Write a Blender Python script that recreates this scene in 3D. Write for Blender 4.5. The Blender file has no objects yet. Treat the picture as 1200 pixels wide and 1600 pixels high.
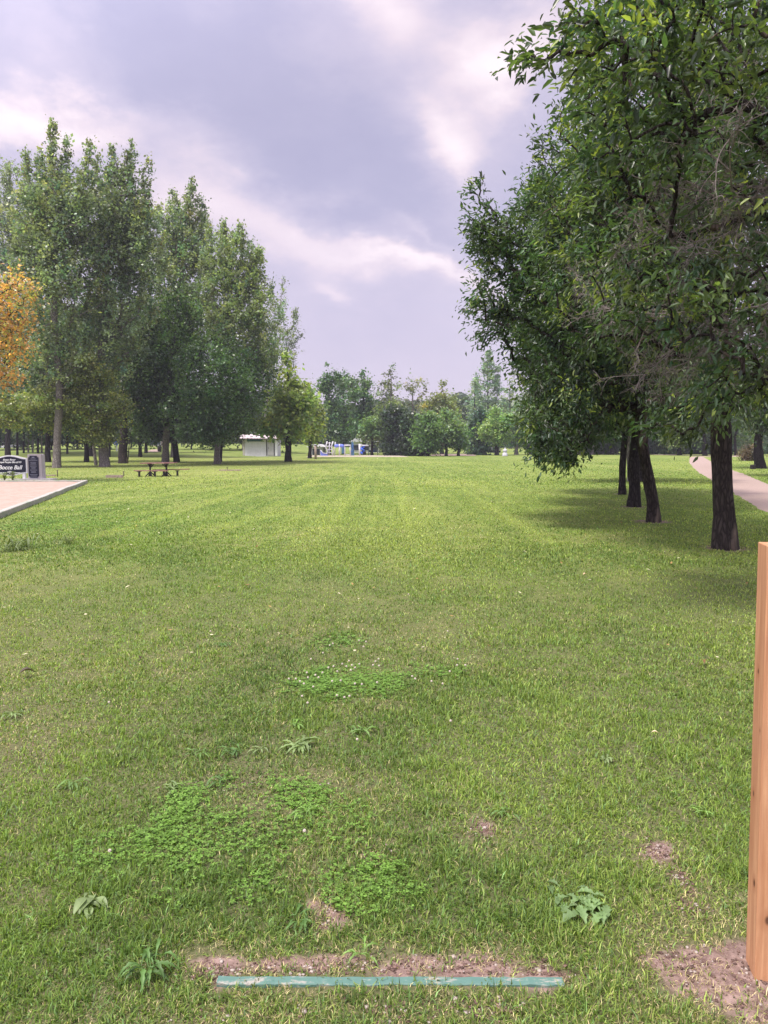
import bpy, bmesh, math, random
import numpy as np
from mathutils import Vector, Matrix

# ------------------------------------------------------------------ camera, sky, sun
sc = bpy.context.scene
C = sc.collection
R = math.radians
PITCH = R(5.04); CAMH = 1.5; F = 1155.6
cd = bpy.data.cameras.new('camera'); cam = bpy.data.objects.new('camera', cd); C.objects.link(cam)
cd.sensor_fit = 'VERTICAL'; cd.sensor_height = 36; cd.lens = 26
cd.clip_start = 0.05; cd.clip_end = 5000
cam.location = (0, 0, CAMH); cam.rotation_euler = (R(90) - PITCH, 0, 0)
sc.camera = cam
sc.render.resolution_x = 768; sc.render.resolution_y = 1024

SUN_AZ, SUN_EL = R(-132), R(64)          # azimuth clockwise from +Y (the view direction)
sc.view_settings.view_transform = 'Standard'; sc.view_settings.look = 'None'
sc.view_settings.exposure = 0.85; sc.view_settings.gamma = 1

w = bpy.data.worlds.new('World'); sc.world = w; w.use_nodes = True
nt = w.node_tree; nt.nodes.clear()
def N(t, typ, **kw):
    n = t.nodes.new(typ)
    for k, v in kw.items():
        if k == 'ins':
            for a, b in v.items(): n.inputs[a].default_value = b
        else: setattr(n, k, v)
    return n
def L(t, a, b): t.links.new(a, b)
def math_(t, op, a, b=None, clamp=False):
    n = N(t, 'ShaderNodeMath', operation=op, use_clamp=clamp)
    for i, v in enumerate((a, b)):
        if v is None: continue
        if isinstance(v, (int, float)): n.inputs[i].default_value = v
        else: L(t, v, n.inputs[i])
    return n.outputs[0]
def vmath(t, op, a, b=None):
    n = N(t, 'ShaderNodeVectorMath', operation=op)
    for i, v in enumerate((a, b)):
        if v is None: continue
        if isinstance(v, (tuple, list)): n.inputs[i].default_value = v
        else: L(t, v, n.inputs[i])
    return n
def mixc(t, f, a, b, blend='MIX'):
    n = N(t, 'ShaderNodeMix', data_type='RGBA', blend_type=blend, clamp_factor=True)
    for s, v in ((n.inputs[0], f), (n.inputs[6], a), (n.inputs[7], b)):
        if isinstance(v, (int, float)): s.default_value = v
        elif isinstance(v, (tuple, list)): s.default_value = tuple(v)[:3] + (1,)
        else: L(t, v, s)
    return n.outputs[2]
def dir_of(px, py):
    u = (px - 600) / F; v = (800 - py) / F
    return Vector((u, math.cos(PITCH) + v * math.sin(PITCH), -math.sin(PITCH) + v * math.cos(PITCH))).normalized()
tc = N(nt, 'ShaderNodeTexCoord')
D0 = vmath(nt, 'NORMALIZE', tc.outputs['Generated']).outputs[0]
# stretched noise warps the direction so that cloud edges are ragged
mp = N(nt, 'ShaderNodeMapping'); mp.inputs['Scale'].default_value = (1.0, 1.0, 1.9); mp.inputs['Rotation'].default_value = (0, R(18), 0); L(nt, D0, mp.inputs['Vector'])
nz = N(nt, 'ShaderNodeTexNoise', ins={'Scale': 3.1, 'Detail': 7.0, 'Roughness': 0.58}); L(nt, mp.outputs[0], nz.inputs['Vector'])
off = vmath(nt, 'SUBTRACT', nz.outputs['Color'], (0.5, 0.5, 0.5)).outputs[0]
offs = N(nt, 'ShaderNodeVectorMath', operation='SCALE'); L(nt, off, offs.inputs[0]); offs.inputs['Scale'].default_value = 0.24
DW = vmath(nt, 'ADD', D0, offs.outputs[0]).outputs[0]
def blob(p0, p1, wid, amp, soft=1.0):
    """cloud bank lying between two directions, half-width wid (px of arc)"""
    a = dir_of(*p0); b = dir_of(*p1); c = (a + b).normalized()
    t1 = (b - a); ln = max(t1.length / 2, 1e-3); t1.normalize(); t2 = c.cross(t1).normalized()
    u = vmath(nt, 'DOT_PRODUCT', DW, tuple(t1 / ln)).outputs['Value']
    v = vmath(nt, 'DOT_PRODUCT', DW, tuple(t2 / (wid / F))).outputs['Value']
    front = vmath(nt, 'DOT_PRODUCT', DW, tuple(c)).outputs['Value']
    e = math_(nt, 'ADD', math_(nt, 'MULTIPLY', u, u), math_(nt, 'MULTIPLY', v, v))
    g = math_(nt, 'POWER', 2.718, math_(nt, 'MULTIPLY', e, -soft))
    return math_(nt, 'MULTIPLY', g, math_(nt, 'MULTIPLY', math_(nt, 'GREATER_THAN', front, 0), amp))
def addall(l):
    s = l[0]
    for q in l[1:]: s = math_(nt, 'ADD', s, q)
    return s
bright = addall([
    blob((330, 325), (750, 440), 34, .55), blob((560, 375), (740, 440), 12, .6), blob((600, 330), (700, 380), 8, .3),
    blob((-120, 160), (200, 200), 26, .9), blob((640, 180), (730, 235), 46, .95),
    blob((560, 10), (660, -30), 60, .6), blob((700, 90), (900, 20), 50, .9), blob((520, 445), (580, 460), 14, .5),
    blob((760, 60), (820, 150), 40, .5), blob((230, 260), (380, 330), 40, .35), blob((0, 20), (60, 60), 60, .3),
    blob((-700, 500), (-200, 420), 60, .6), blob((1500, 300), (2300, 100), 200, .6)])
dark = addall([
    blob((40, 30), (420, 200), 70, .6), blob((380, 150), (720, 370), 62, .85), blob((330, 230), (520, 300), 30, .5),
    blob((-60, 260), (200, 400), 50, .3), blob((760, 260), (960, 330), 80, .5), blob((200, -150), (500, 40), 80, .5)])
nz2 = N(nt, 'ShaderNodeTexNoise', ins={'Scale': 2.2, 'Detail': 8.0, 'Roughness': 0.55}); L(nt, mp.outputs[0], nz2.inputs['Vector'])
nzv = math_(nt, 'SUBTRACT', nz2.outputs['Fac'], 0.5)
nz3 = N(nt, 'ShaderNodeTexNoise', ins={'Scale': 7.0, 'Detail': 9.0, 'Roughness': 0.66}); L(nt, mp.outputs[0], nz3.inputs['Vector'])
nz3v = math_(nt, 'SUBTRACT', nz3.outputs['Fac'], 0.5)
val = math_(nt, 'ADD', 0.46, math_(nt, 'MULTIPLY', nzv, 0.7))
val = math_(nt, 'ADD', val, math_(nt, 'MULTIPLY', nz3v, 0.42))
val = math_(nt, 'ADD', val, math_(nt, 'MULTIPLY', bright, 0.50))
val = math_(nt, 'SUBTRACT', val, math_(nt, 'MULTIPLY', dark, 0.30))
rp = N(nt, 'ShaderNodeValToRGB'); L(nt, val, rp.inputs[0])
SKY = [(0.0, (.25, .242, .358)), (0.30, (.308, .292, .405)), (0.52, (.40, .362, .460)), (0.70, (.535, .458, .515)), (1.0, (.70, .61, .63))]
cr = rp.color_ramp
while len(cr.elements) < len(SKY): cr.elements.new(0.5)
for e, (p, c) in zip(cr.elements, SKY): e.position = p; e.color = (*c, 1)
sep = N(nt, 'ShaderNodeSeparateXYZ'); L(nt, D0, sep.inputs[0])
# smoky lilac air low down, brighter overcast towards the zenith and behind, where the sun stands
low = N(nt, 'ShaderNodeMapRange', interpolation_type='SMOOTHSTEP', ins={'From Min': 0.30, 'From Max': 0.02, 'To Min': 0.0, 'To Max': 0.72}); L(nt, sep.outputs['Z'], low.inputs[0])
ccol = mixc(nt, low.outputs[0], rp.outputs[0], (.455, .395, .485))
S = Vector((math.sin(SUN_AZ) * math.cos(SUN_EL), math.cos(SUN_AZ) * math.cos(SUN_EL), math.sin(SUN_EL)))
sd = vmath(nt, 'DOT_PRODUCT', D0, tuple(S)).outputs['Value']
glow = N(nt, 'ShaderNodeMapRange', interpolation_type='SMOOTHSTEP', ins={'From Min': 0.1, 'From Max': 1.0, 'To Min': 1.0, 'To Max': 3.6}); L(nt, sd, glow.inputs[0])
bg = N(nt, 'ShaderNodeBackground'); L(nt, ccol, bg.inputs[0]); L(nt, glow.outputs[0], bg.inputs[1])
sky = N(nt, 'ShaderNodeTexSky', sky_type='NISHITA', sun_disc=False, sun_elevation=SUN_EL, sun_rotation=SUN_AZ)
bg2 = N(nt, 'ShaderNodeBackground'); L(nt, sky.outputs[0], bg2.inputs[0]); bg2.inputs[1].default_value = 0.06
ms = N(nt, 'ShaderNodeMixShader'); ms.inputs[0].default_value = 0.12
L(nt, bg.outputs[0], ms.inputs[1]); L(nt, bg2.outputs[0], ms.inputs[2])
wo = N(nt, 'ShaderNodeOutputWorld'); L(nt, ms.outputs[0], wo.inputs[0])

sl = bpy.data.lights.new('sun', 'SUN'); sl.energy = 3.0; sl.angle = R(12); sl.color = (1, .93, .84)
so = bpy.data.objects.new('sun', sl); C.objects.link(so); so.rotation_euler = S.to_track_quat('Z', 'Y').to_euler()

# ------------------------------------------------------------------ numeric helpers
rng = np.random.default_rng(7)
def _h(ix, iy, s):
    n = (ix.astype(np.int64) * 374761393 + iy.astype(np.int64) * 668265263 + s * 982451653) & 0xffffffff
    n = ((n ^ (n >> 13)) * 1274126177) & 0xffffffff
    return ((n ^ (n >> 16)) & 0xffff) / 65535.0
def vnoise(x, y, s=0):
    x = np.asarray(x, float); y = np.asarray(y, float)
    ix = np.floor(x); iy = np.floor(y); fx = x - ix; fy = y - iy
    fx = fx * fx * (3 - 2 * fx); fy = fy * fy * (3 - 2 * fy)
    a = _h(ix, iy, s); b = _h(ix + 1, iy, s); c = _h(ix, iy + 1, s); d = _h(ix + 1, iy + 1, s)
    return (a * (1 - fx) + b * fx) * (1 - fy) + (c * (1 - fx) + d * fx) * fy
def fbm(x, y, s=0, o=4):
    v = 0; a = .5; t = 0
    for i in range(o):
        v = v + a * vnoise(x * 2 ** i, y * 2 ** i, s + i * 17); t += a; a *= .5
    return v / t
def sstep(a, b, x):
    t = np.clip((np.asarray(x, float) - a) / (b - a), 0, 1); return t * t * (3 - 2 * t)
def terrain(x, y):
    x = np.asarray(x, float); y = np.asarray(y, float)
    z = 0.3 * sstep(32, 95, y)
    leftness = sstep(-4, -26, x)
    start = 118 - 45 * leftness
    z = z + 0.020 * np.clip(y - start, 0, 260)
    r = np.sqrt(x * x + y * y)
    z = z + (fbm(x * .9, y * .9, 5, 3) - .5) * 0.05 * np.clip(r / 4, .35, 1) * (1 - sstep(20, 60, r))
    z = z + (fbm(x * 7, y * 7, 9, 2) - .5) * 0.014 * (1 - sstep(6, 14, r))
    return z
TZ = lambda x, y: float(terrain(x, y))
def Wp(px, py, D):
    d = dir_of(px, py); t = D / d.y
    return Vector((d.x * t, D, CAMH + d.z * t))
def G(px, py):
    d = dir_of(px, py); t = 1.0
    for i in range(4000):
        p = d * t
        if CAMH + p.z < TZ(p.x, p.y): break
        t *= 1.004
        if t > 900: break
    a, b = t / 1.004, t
    for i in range(18):
        m = (a + b) / 2; p = d * m
        if CAMH + p.z < TZ(p.x, p.y): b = m
        else: a = m
    p = d * b
    return Vector((p.x, p.y, CAMH + p.z))
def X(px, D):                                   # lateral position of a pixel column at distance D near eye level
    return (px - 600) / F * D * 1.0

# ------------------------------------------------------------------ object helpers
def setp(o, label=None, cat=None, group=None, kind=None):
    if label: o['label'] = label
    if cat: o['category'] = cat
    if group: o['group'] = group
    if kind: o['kind'] = kind
    return o
def thing(name, label, cat, loc=(0, 0, 0), rotz=0, group=None):
    o = bpy.data.objects.new(name, None); C.objects.link(o); o.empty_display_size = .2
    o.location = loc; o.rotation_euler = (0, 0, rotz)
    return setp(o, label, cat, group)
def npmesh(name, V, quads=None, tris=None, mat=None, parent=None, fcol=None, vcol=None, smooth=False, origin=None, extra=None):
    V = np.asarray(V, np.float32)
    if origin is not None: V = V - np.asarray(origin, np.float32)
    q = np.zeros((0, 4), np.int32) if quads is None else np.asarray(quads, np.int32)
    t = np.zeros((0, 3), np.int32) if tris is None else np.asarray(tris, np.int32)
    me = bpy.data.meshes.new(name)
    me.vertices.add(len(V)); me.vertices.foreach_set('co', V.ravel())
    li = np.concatenate([q.ravel(), t.ravel()]).astype(np.int32)
    me.loops.add(len(li)); me.loops.foreach_set('vertex_index', li)
    ls = np.concatenate([np.arange(len(q)) * 4, len(q) * 4 + np.arange(len(t)) * 3]).astype(np.int32)
    me.polygons.add(len(ls)); me.polygons.foreach_set('loop_start', ls)
    try: me.polygons.foreach_set('loop_total', np.concatenate([np.full(len(q), 4), np.full(len(t), 3)]).astype(np.int32))
    except Exception: pass
    me.update(calc_edges=True)
    if fcol is not None:
        a = me.attributes.new('col', 'FLOAT_COLOR', 'FACE')
        a.data.foreach_set('color', np.concatenate([fcol, np.ones((len(fcol), 1))], 1).astype(np.float32).ravel())
    if vcol is not None:
        a = me.attributes.new('col', 'FLOAT_COLOR', 'POINT')
        a.data.foreach_set('color', np.concatenate([vcol, np.ones((len(vcol), 1))], 1).astype(np.float32).ravel())
    if extra is not None:
        for k, v in extra.items():
            a = me.attributes.new(k, 'FLOAT', 'POINT'); a.data.foreach_set('value', np.asarray(v, np.float32))
    if smooth: me.polygons.foreach_set('use_smooth', np.ones(len(ls), bool))
    if mat: me.materials.append(mat)
    o = bpy.data.objects.new(name, me); C.objects.link(o)
    if parent: o.parent = parent
    return o
class MB:
    """collects solids and links them as one mesh"""
    def __init__(s): s.bm = bmesh.new()
    def box(s, c, d, rot=None, bev=0):
        r = bmesh.ops.create_cube(s.bm, size=1); vs = r['verts']
        M = Matrix.Translation(c) @ (rot.to_4x4() if rot else Matrix()) @ Matrix.Diagonal((*d, 1))
        bmesh.ops.transform(s.bm, matrix=M, verts=vs)
        if bev:
            es = list({e for v in vs for e in v.link_edges})
            bmesh.ops.bevel(s.bm, geom=es, offset=bev, segments=2, affect='EDGES', profile=.6)
        return s
    def tube(s, pts, rad, seg=10, cap=True):
        pts = [Vector(p) for p in pts]; n = len(pts)
        rad = [rad] * n if isinstance(rad, (int, float)) else rad
        rings = []; ref = Vector((0.13, 0.31, 0.94)).normalized()
        for i, p in enumerate(pts):
            d = (pts[min(i + 1, n - 1)] - pts[max(i - 1, 0)]).normalized()
            rf = ref if abs(d.dot(ref)) < .95 else Vector((1, 0, 0))
            a = d.cross(rf).normalized(); b = d.cross(a)
            rings.append([s.bm.verts.new(p + (a * math.cos(2 * math.pi * k / seg) + b * math.sin(2 * math.pi * k / seg)) * rad[i]) for k in range(seg)])
        for i in range(n - 1):
            for k in range(seg):
                f = s.bm.faces.new((rings[i][k], rings[i][(k + 1) % seg], rings[i + 1][(k + 1) % seg], rings[i + 1][k])); f.smooth = True
        if cap:
            s.bm.faces.new(rings[0]); s.bm.faces.new(rings[-1])
        return s
    def lathe(s, prof, c=(0, 0, 0), seg=20):
        rings = []
        for r, z in prof:
            rings.append([s.bm.verts.new((c[0] + r * math.cos(2 * math.pi * k / seg), c[1] + r * math.sin(2 * math.pi * k / seg), c[2] + z)) for k in range(seg)])
        for i in range(len(prof) - 1):
            for k in range(seg):
                f = s.bm.faces.new((rings[i][k], rings[i][(k + 1) % seg], rings[i + 1][(k + 1) % seg], rings[i + 1][k])); f.smooth = True
        s.bm.faces.new(rings[0]); s.bm.faces.new(rings[-1]); return s
    def prism(s, outline, y0, y1):
        """outline in x,z, extruded along y"""
        a = [s.bm.verts.new((x, y0, z)) for x, z in outline]; b = [s.bm.verts.new((x, y1, z)) for x, z in outline]
        s.bm.faces.new(a); s.bm.faces.new(b[::-1]); n = len(a)
        for i in range(n): s.bm.faces.new((a[i], a[(i + 1) % n], b[(i + 1) % n], b[i]))
        return s
    def build(s, name, mat, parent=None, loc=None):
        bmesh.ops.recalc_face_normals(s.bm, faces=s.bm.faces)
        me = bpy.data.meshes.new(name); s.bm.to_mesh(me); s.bm.free(); me.materials.append(mat)
        o = bpy.data.objects.new(name, me); C.objects.link(o)
        if parent: o.parent = parent
        if loc is not None: o.location = loc
        return o

# ------------------------------------------------------------------ materials
def mat_new(name):
    m = bpy.data.materials.new(name); m.use_nodes = True; t = m.node_tree; t.nodes.clear()
    o = N(t, 'ShaderNodeOutputMaterial'); b = N(t, 'ShaderNodeBsdfPrincipled'); L(t, b.outputs[0], o.inputs[0])
    return m, t, b, o
def surf(name, c1, c2, scale=8, rough=.8, bump=.3, stretch=(1, 1, 1), c3=None, detail=6, metal=0, spec=.3, bdist=.01):
    """two- or three-tone weathered surface with noise and bump"""
    m, t, b, o = mat_new(name)
    tc = N(t, 'ShaderNodeTexCoord'); mp = N(t, 'ShaderNodeMapping'); mp.inputs['Scale'].default_value = stretch
    L(t, tc.outputs['Object'], mp.inputs[0])
    n = N(t, 'ShaderNodeTexNoise', ins={'Scale': scale, 'Detail': detail, 'Roughness': .6}); L(t, mp.outputs[0], n.inputs[0])
    r = N(t, 'ShaderNodeMapRange', ins={'From Min': .32, 'From Max': .68}); L(t, n.outputs[0], r.inputs[0])
    c = mixc(t, r.outputs[0], c1, c2)
    if c3:
        n2 = N(t, 'ShaderNodeTexNoise', ins={'Scale': scale * .23, 'Detail': 4.}); L(t, mp.outputs[0], n2.inputs[0])
        r2 = N(t, 'ShaderNodeMapRange', ins={'From Min': .5, 'From Max': .68}); L(t, n2.outputs[0], r2.inputs[0])
        c = mixc(t, r2.outputs[0], c, c3)
    L(t, c, b.inputs['Base Color']); b.inputs['Roughness'].default_value = rough; b.inputs['Metallic'].default_value = metal
    b.inputs['Specular IOR Level'].default_value = spec
    bp = N(t, 'ShaderNodeBump', ins={'Strength': bump, 'Distance': bdist}); L(t, n.outputs[0], bp.inputs['Height']); L(t, bp.outputs[0], b.inputs['Normal'])
    return m
def leafmat(name, trans=.34, rough=.42, spec=.45, bright=1.35):
    m, t, b, o = mat_new(name)
    a = N(t, 'ShaderNodeAttribute', attribute_name='col')
    L(t, a.outputs['Color'], b.inputs['Base Color']); b.inputs['Roughness'].default_value = rough; b.inputs['Specular IOR Level'].default_value = spec
    tr = N(t, 'ShaderNodeBsdfTranslucent'); c = mixc(t, 1.0, a.outputs['Color'], (bright * 1.15, bright * 1.2, bright * .5), 'MULTIPLY'); L(t, c, tr.inputs[0])
    mx = N(t, 'ShaderNodeMixShader'); mx.inputs[0].default_value = trans
    L(t, b.outputs[0], mx.inputs[1]); L(t, tr.outputs[0], mx.inputs[2]); L(t, mx.outputs[0], o.inputs[0])
    return m
def barkmat(name, c1, c2, scale=1.0, light=None):
    m, t, b, o = mat_new(name)
    tc = N(t, 'ShaderNodeTexCoord'); mp = N(t, 'ShaderNodeMapping'); mp.inputs['Scale'].default_value = (9 * scale, 9 * scale, 2.2 * scale)
    L(t, tc.outputs['Object'], mp.inputs[0])
    n0 = N(t, 'ShaderNodeTexNoise', ins={'Scale': 1.2, 'Detail': 4.}); L(t, mp.outputs[0], n0.inputs[0])
    ad = vmath(t, 'ADD', mp.outputs[0], n0.outputs['Color']).outputs[0]
    v = N(t, 'ShaderNodeTexVoronoi', feature='DISTANCE_TO_EDGE', ins={'Scale': 2.4}); L(t, ad, v.inputs[0])
    n = N(t, 'ShaderNodeTexNoise', ins={'Scale': 4., 'Detail': 8., 'Roughness': .7}); L(t, mp.outputs[0], n.inputs[0])
    r = N(t, 'ShaderNodeMapRange', ins={'From Min': 0., 'From Max': .28}); L(t, v.outputs[0], r.inputs[0])
    f = math_(t, 'MULTIPLY', r.outputs[0], math_(t, 'ADD', .35, n.outputs[0]), True)
    c = mixc(t, f, c1, c2)
    if light:
        n2 = N(t, 'ShaderNodeTexNoise', ins={'Scale': .35, 'Detail': 3.}); L(t, mp.outputs[0], n2.inputs[0])
        r2 = N(t, 'ShaderNodeMapRange', ins={'From Min': .6, 'From Max': .68}); L(t, n2.outputs[0], r2.inputs[0])
        c = mixc(t, r2.outputs[0], c, light)
    L(t, c, b.inputs['Base Color']); b.inputs['Roughness'].default_value = .9; b.inputs['Specular IOR Level'].default_value = .15
    h = math_(t, 'ADD', f, math_(t, 'MULTIPLY', n.outputs[0], .4))
    bp = N(t, 'ShaderNodeBump', ins={'Strength': .9, 'Distance': .03}); L(t, h, bp.inputs['Height']); L(t, bp.outputs[0], b.inputs['Normal'])
    return m
M_leaf = leafmat('leaf', trans=.40, rough=.36, spec=.62); M_grass = leafmat('grass_blade', trans=.32, rough=.5, spec=.30, bright=1.3)
M_bark = barkmat('ash_bark', (.020, .016, .014), (.080, .064, .056), 1.0, (.17, .13, .10))
M_barkdark = barkmat('dark_bark', (.012, .010, .010), (.05, .042, .038), 1.0)
M_barkpale = barkmat('poplar_bark', (.10, .088, .078), (.31, .28, .25), .8)
M_twig = surf('dead_twig', (.11, .092, .082), (.27, .235, .21), 30, .85, .2)
# ------------------------------------------------------------------ ground, court, path
def seg_dist(x, y, pts):
    d = np.full(np.shape(x), 1e9)
    for (ax, ay), (bx, by) in zip(pts[:-1], pts[1:]):
        vx, vy = bx - ax, by - ay; t = np.clip(((x - ax) * vx + (y - ay) * vy) / (vx * vx + vy * vy), 0, 1)
        d = np.minimum(d, np.hypot(x - ax - t * vx, y - ay - t * vy))
    return d
def inside(x, y, poly):
    c = np.zeros(np.shape(x), bool); n = len(poly)
    for i in range(n):
        x1, y1 = poly[i]; x2, y2 = poly[(i + 1) % n]
        with np.errstate(divide='ignore', invalid='ignore'):
            hit = ((y1 > y) != (y2 > y)) & (x < (x2 - x1) * (y - y1) / (y2 - y1 + 1e-12) + x1)
        c ^= hit
    return c
g = lambda px, py: tuple(G(px, py)[:2])
BL, BR = G(340, 1537), G(880, 1537)                       # green board ends
PF = G(1179, 1531)                                         # front corner of the wooden post
path_l = [(8.0, 9.0), g(1200, 806), g(1152, 776), g(1113, 752), g(1085, 734), g(1076, 722), g(1078, 713.6), (44, 92), (40, 112)]
path_r = [(12.2, 12), (13.2, 20), g(1200, 757), g(1165, 741), g(1128, 728), g(1108, 719), g(1098, 713.6), (48.5, 92), (44, 112)]
path_l = [(5, 1.0)] + path_l; path_r = [(9.5, 2)] + path_r
def resample(p, n):
    p = np.array(p); s = np.r_[0, np.cumsum(np.hypot(*np.diff(p, axis=0).T))]; q = np.linspace(0, 1, n) ** 1.6 * s[-1]
    xx = np.interp(q, s, p[:, 0]); yy = np.interp(q, s, p[:, 1])
    for _ in range(6):
        xx[1:-1] = (xx[:-2] + 2 * xx[1:-1] + xx[2:]) / 4; yy[1:-1] = (yy[:-2] + 2 * yy[1:-1] + yy[2:]) / 4
    return np.stack([xx, yy], 1)
PLs, PRs = resample(path_l, 160), resample(path_r, 160)
path_poly = [tuple(p) for p in PLs[::3]] + [tuple(p) for p in PRs[::-3]]
cA = Vector(g(134, 755)); cB = Vector(g(-10, 812)); dr = (cB - cA).normalized(); nl = Vector((dr.y, -dr.x)); nl = nl if nl.x < 0 else -nl
cB = cA + dr * 22; cC = cB + nl * 5.5; cD = Vector((cA.x - 9, cA.y + .15))
court_poly = [tuple(cA), tuple(cB), tuple(cC), tuple(cD)]
dirt = [(BL.x + (BR.x - BL.x) * f, BL.y + dy, rx, ry, a) for f, dy, rx, ry, a in (
    (.15, .045, .15, .035, 1), (.35, .055, .14, .05, 1), (.55, .05, .13, .055, 1.), (.80, .06, .16, .045, 1.), (.98, .03, .09, .04, .9), (-.02, .03, .08, .05, .8),
    (.1, -.12, .14, .05, .5), (.5, -.12, .12, .06, .55), (.75, -.10, .14, .04, .5))]
dirt += [(PF.x - .09, PF.y - .02, .16, .13, 1.2), (PF.x + .1, PF.y - .10, .2, .10, 1.1), (PF.x - .2, PF.y + .07, .10, .07, .8), (PF.x + .05, PF.y + .05, .16, .1, 1)]
for px, py, rx, ry, a in ((1028, 1332, .05, .07, 1.), (1062, 1375, .03, .07, .85), (1075, 1420, .07, .05, .6), (757, 1296, .07, .08, .8), (508, 1432, .035, .1, .9), (568, 1332, .10, .06, .5),
                          (20, 1055, .5, .3, .66), (15, 1140, .25, .5, .68), (40, 1175, .2, .2, .5), (330, 1225, .2, .12, .45), (430, 1225, .25, .10, .45), (870, 812, 1.0, 1.4, .35), (560, 1520, .5, .05, .3)):
    q = G(px, py); dirt.append((q.x, q.y, rx, ry, a))
def soil_mask(x, y):
    m = np.zeros(np.shape(x))
    jx = (fbm(x * 9, y * 9, 31, 3) - .5) * .16; jy = (fbm(x * 9, y * 9, 47, 3) - .5) * .16
    for cx, cy, rx, ry, a in dirt:
        if a < .7 and rx < .9: continue
        k = 1 if rx < .3 else 2
        e = ((x + jx * k - cx) / rx) ** 2 + ((y + jy * k - cy) / ry) ** 2
        m = np.maximum(m, a * np.exp(-e * .9) if rx < .9 else a * .6 * np.exp(-e))
    for p, r in TRUNKS:
        e = np.hypot(x - p[0], y - p[1]) / r; m = np.maximum(m, .9 * np.exp(-(e / 1.5) ** 2))
    return np.clip(m * 1.25 - .15, 0, 1)
def dry_mask(x, y):
    m = np.zeros(np.shape(x)) 
    for cx, cy, rx, ry, a in dirt:
        e = ((x - cx) / (rx * 2.0 + .05)) ** 2 + ((y - cy) / (ry * 2.2 + .05)) ** 2
        m = np.maximum(m, a * .8 * np.exp(-e))
    m = np.maximum(m, .62 * (1 - sstep(1.72, 2.05, y + (fbm(x * 4, y * 4, 3) - .5) * .5)))          # worn strip at the bottom
    m = np.maximum(m, .5 * sstep(-.42, -.62, (x + (fbm(x, y, 8, 3) - .5) * 1.5) / np.maximum(y, 1)) * (1 - sstep(24, 40, y)) * sstep(3.2, 5, y))       # tired lawn by the court
    m = np.maximum(m, .55 * sstep(28, 40, y) * sstep(2, -8, x) * .8)
    n = fbm(x * .85, y * .34, 61, 4); m = m + .30 * sstep(.50, .72, n)
    n2 = fbm(x * 3.1, y * 3.1, 62, 3); m = m + .34 * sstep(.5, .74, n2)
    return np.clip(m, 0, 1)
TRUNKS = [((G(*p)[0], G(*p)[1]), r) for p, r in (((1133, 857), .25), ((1020, 815), .3), ((990, 792), .25), ((972, 772), .22), ((88, 731), .5), ((163, 729), .6), ((192, 723), .6), ((258, 724), .6), ((338, 725), .5), ((445, 721), .4))]
def gspace(a, b, s0, k):
    out = [a]; s = s0
    while out[-1] < b: out.append(out[-1] + s); s *= k
    return out
ys = np.array([-600, -200, -60, -20, -8, -3, -1, 0, .6] + gspace(1.0, 1900, .035, 1.018))
xh = np.array(gspace(0.0, 1500, .045, 1.03)); xs = np.r_[-xh[:0:-1], xh]
GX, GY = np.meshgrid(xs, ys); GZ = terrain(GX, GY)
nx, ny = len(xs), len(ys)
idx = np.arange(nx * ny).reshape(ny, nx)
q = np.stack([idx[:-1, :-1], idx[:-1, 1:], idx[1:, 1:], idx[1:, :-1]], -1).reshape(-1, 4)
fx, fy = GX.ravel(), GY.ravel()
near = (np.hypot(fx, fy) < 90)
soil = np.zeros(len(fx)); dry = np.full(len(fx), .25)
soil[near] = soil_mask(fx[near], fy[near]); dry[near] = dry_mask(fx[near], fy[near])
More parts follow.
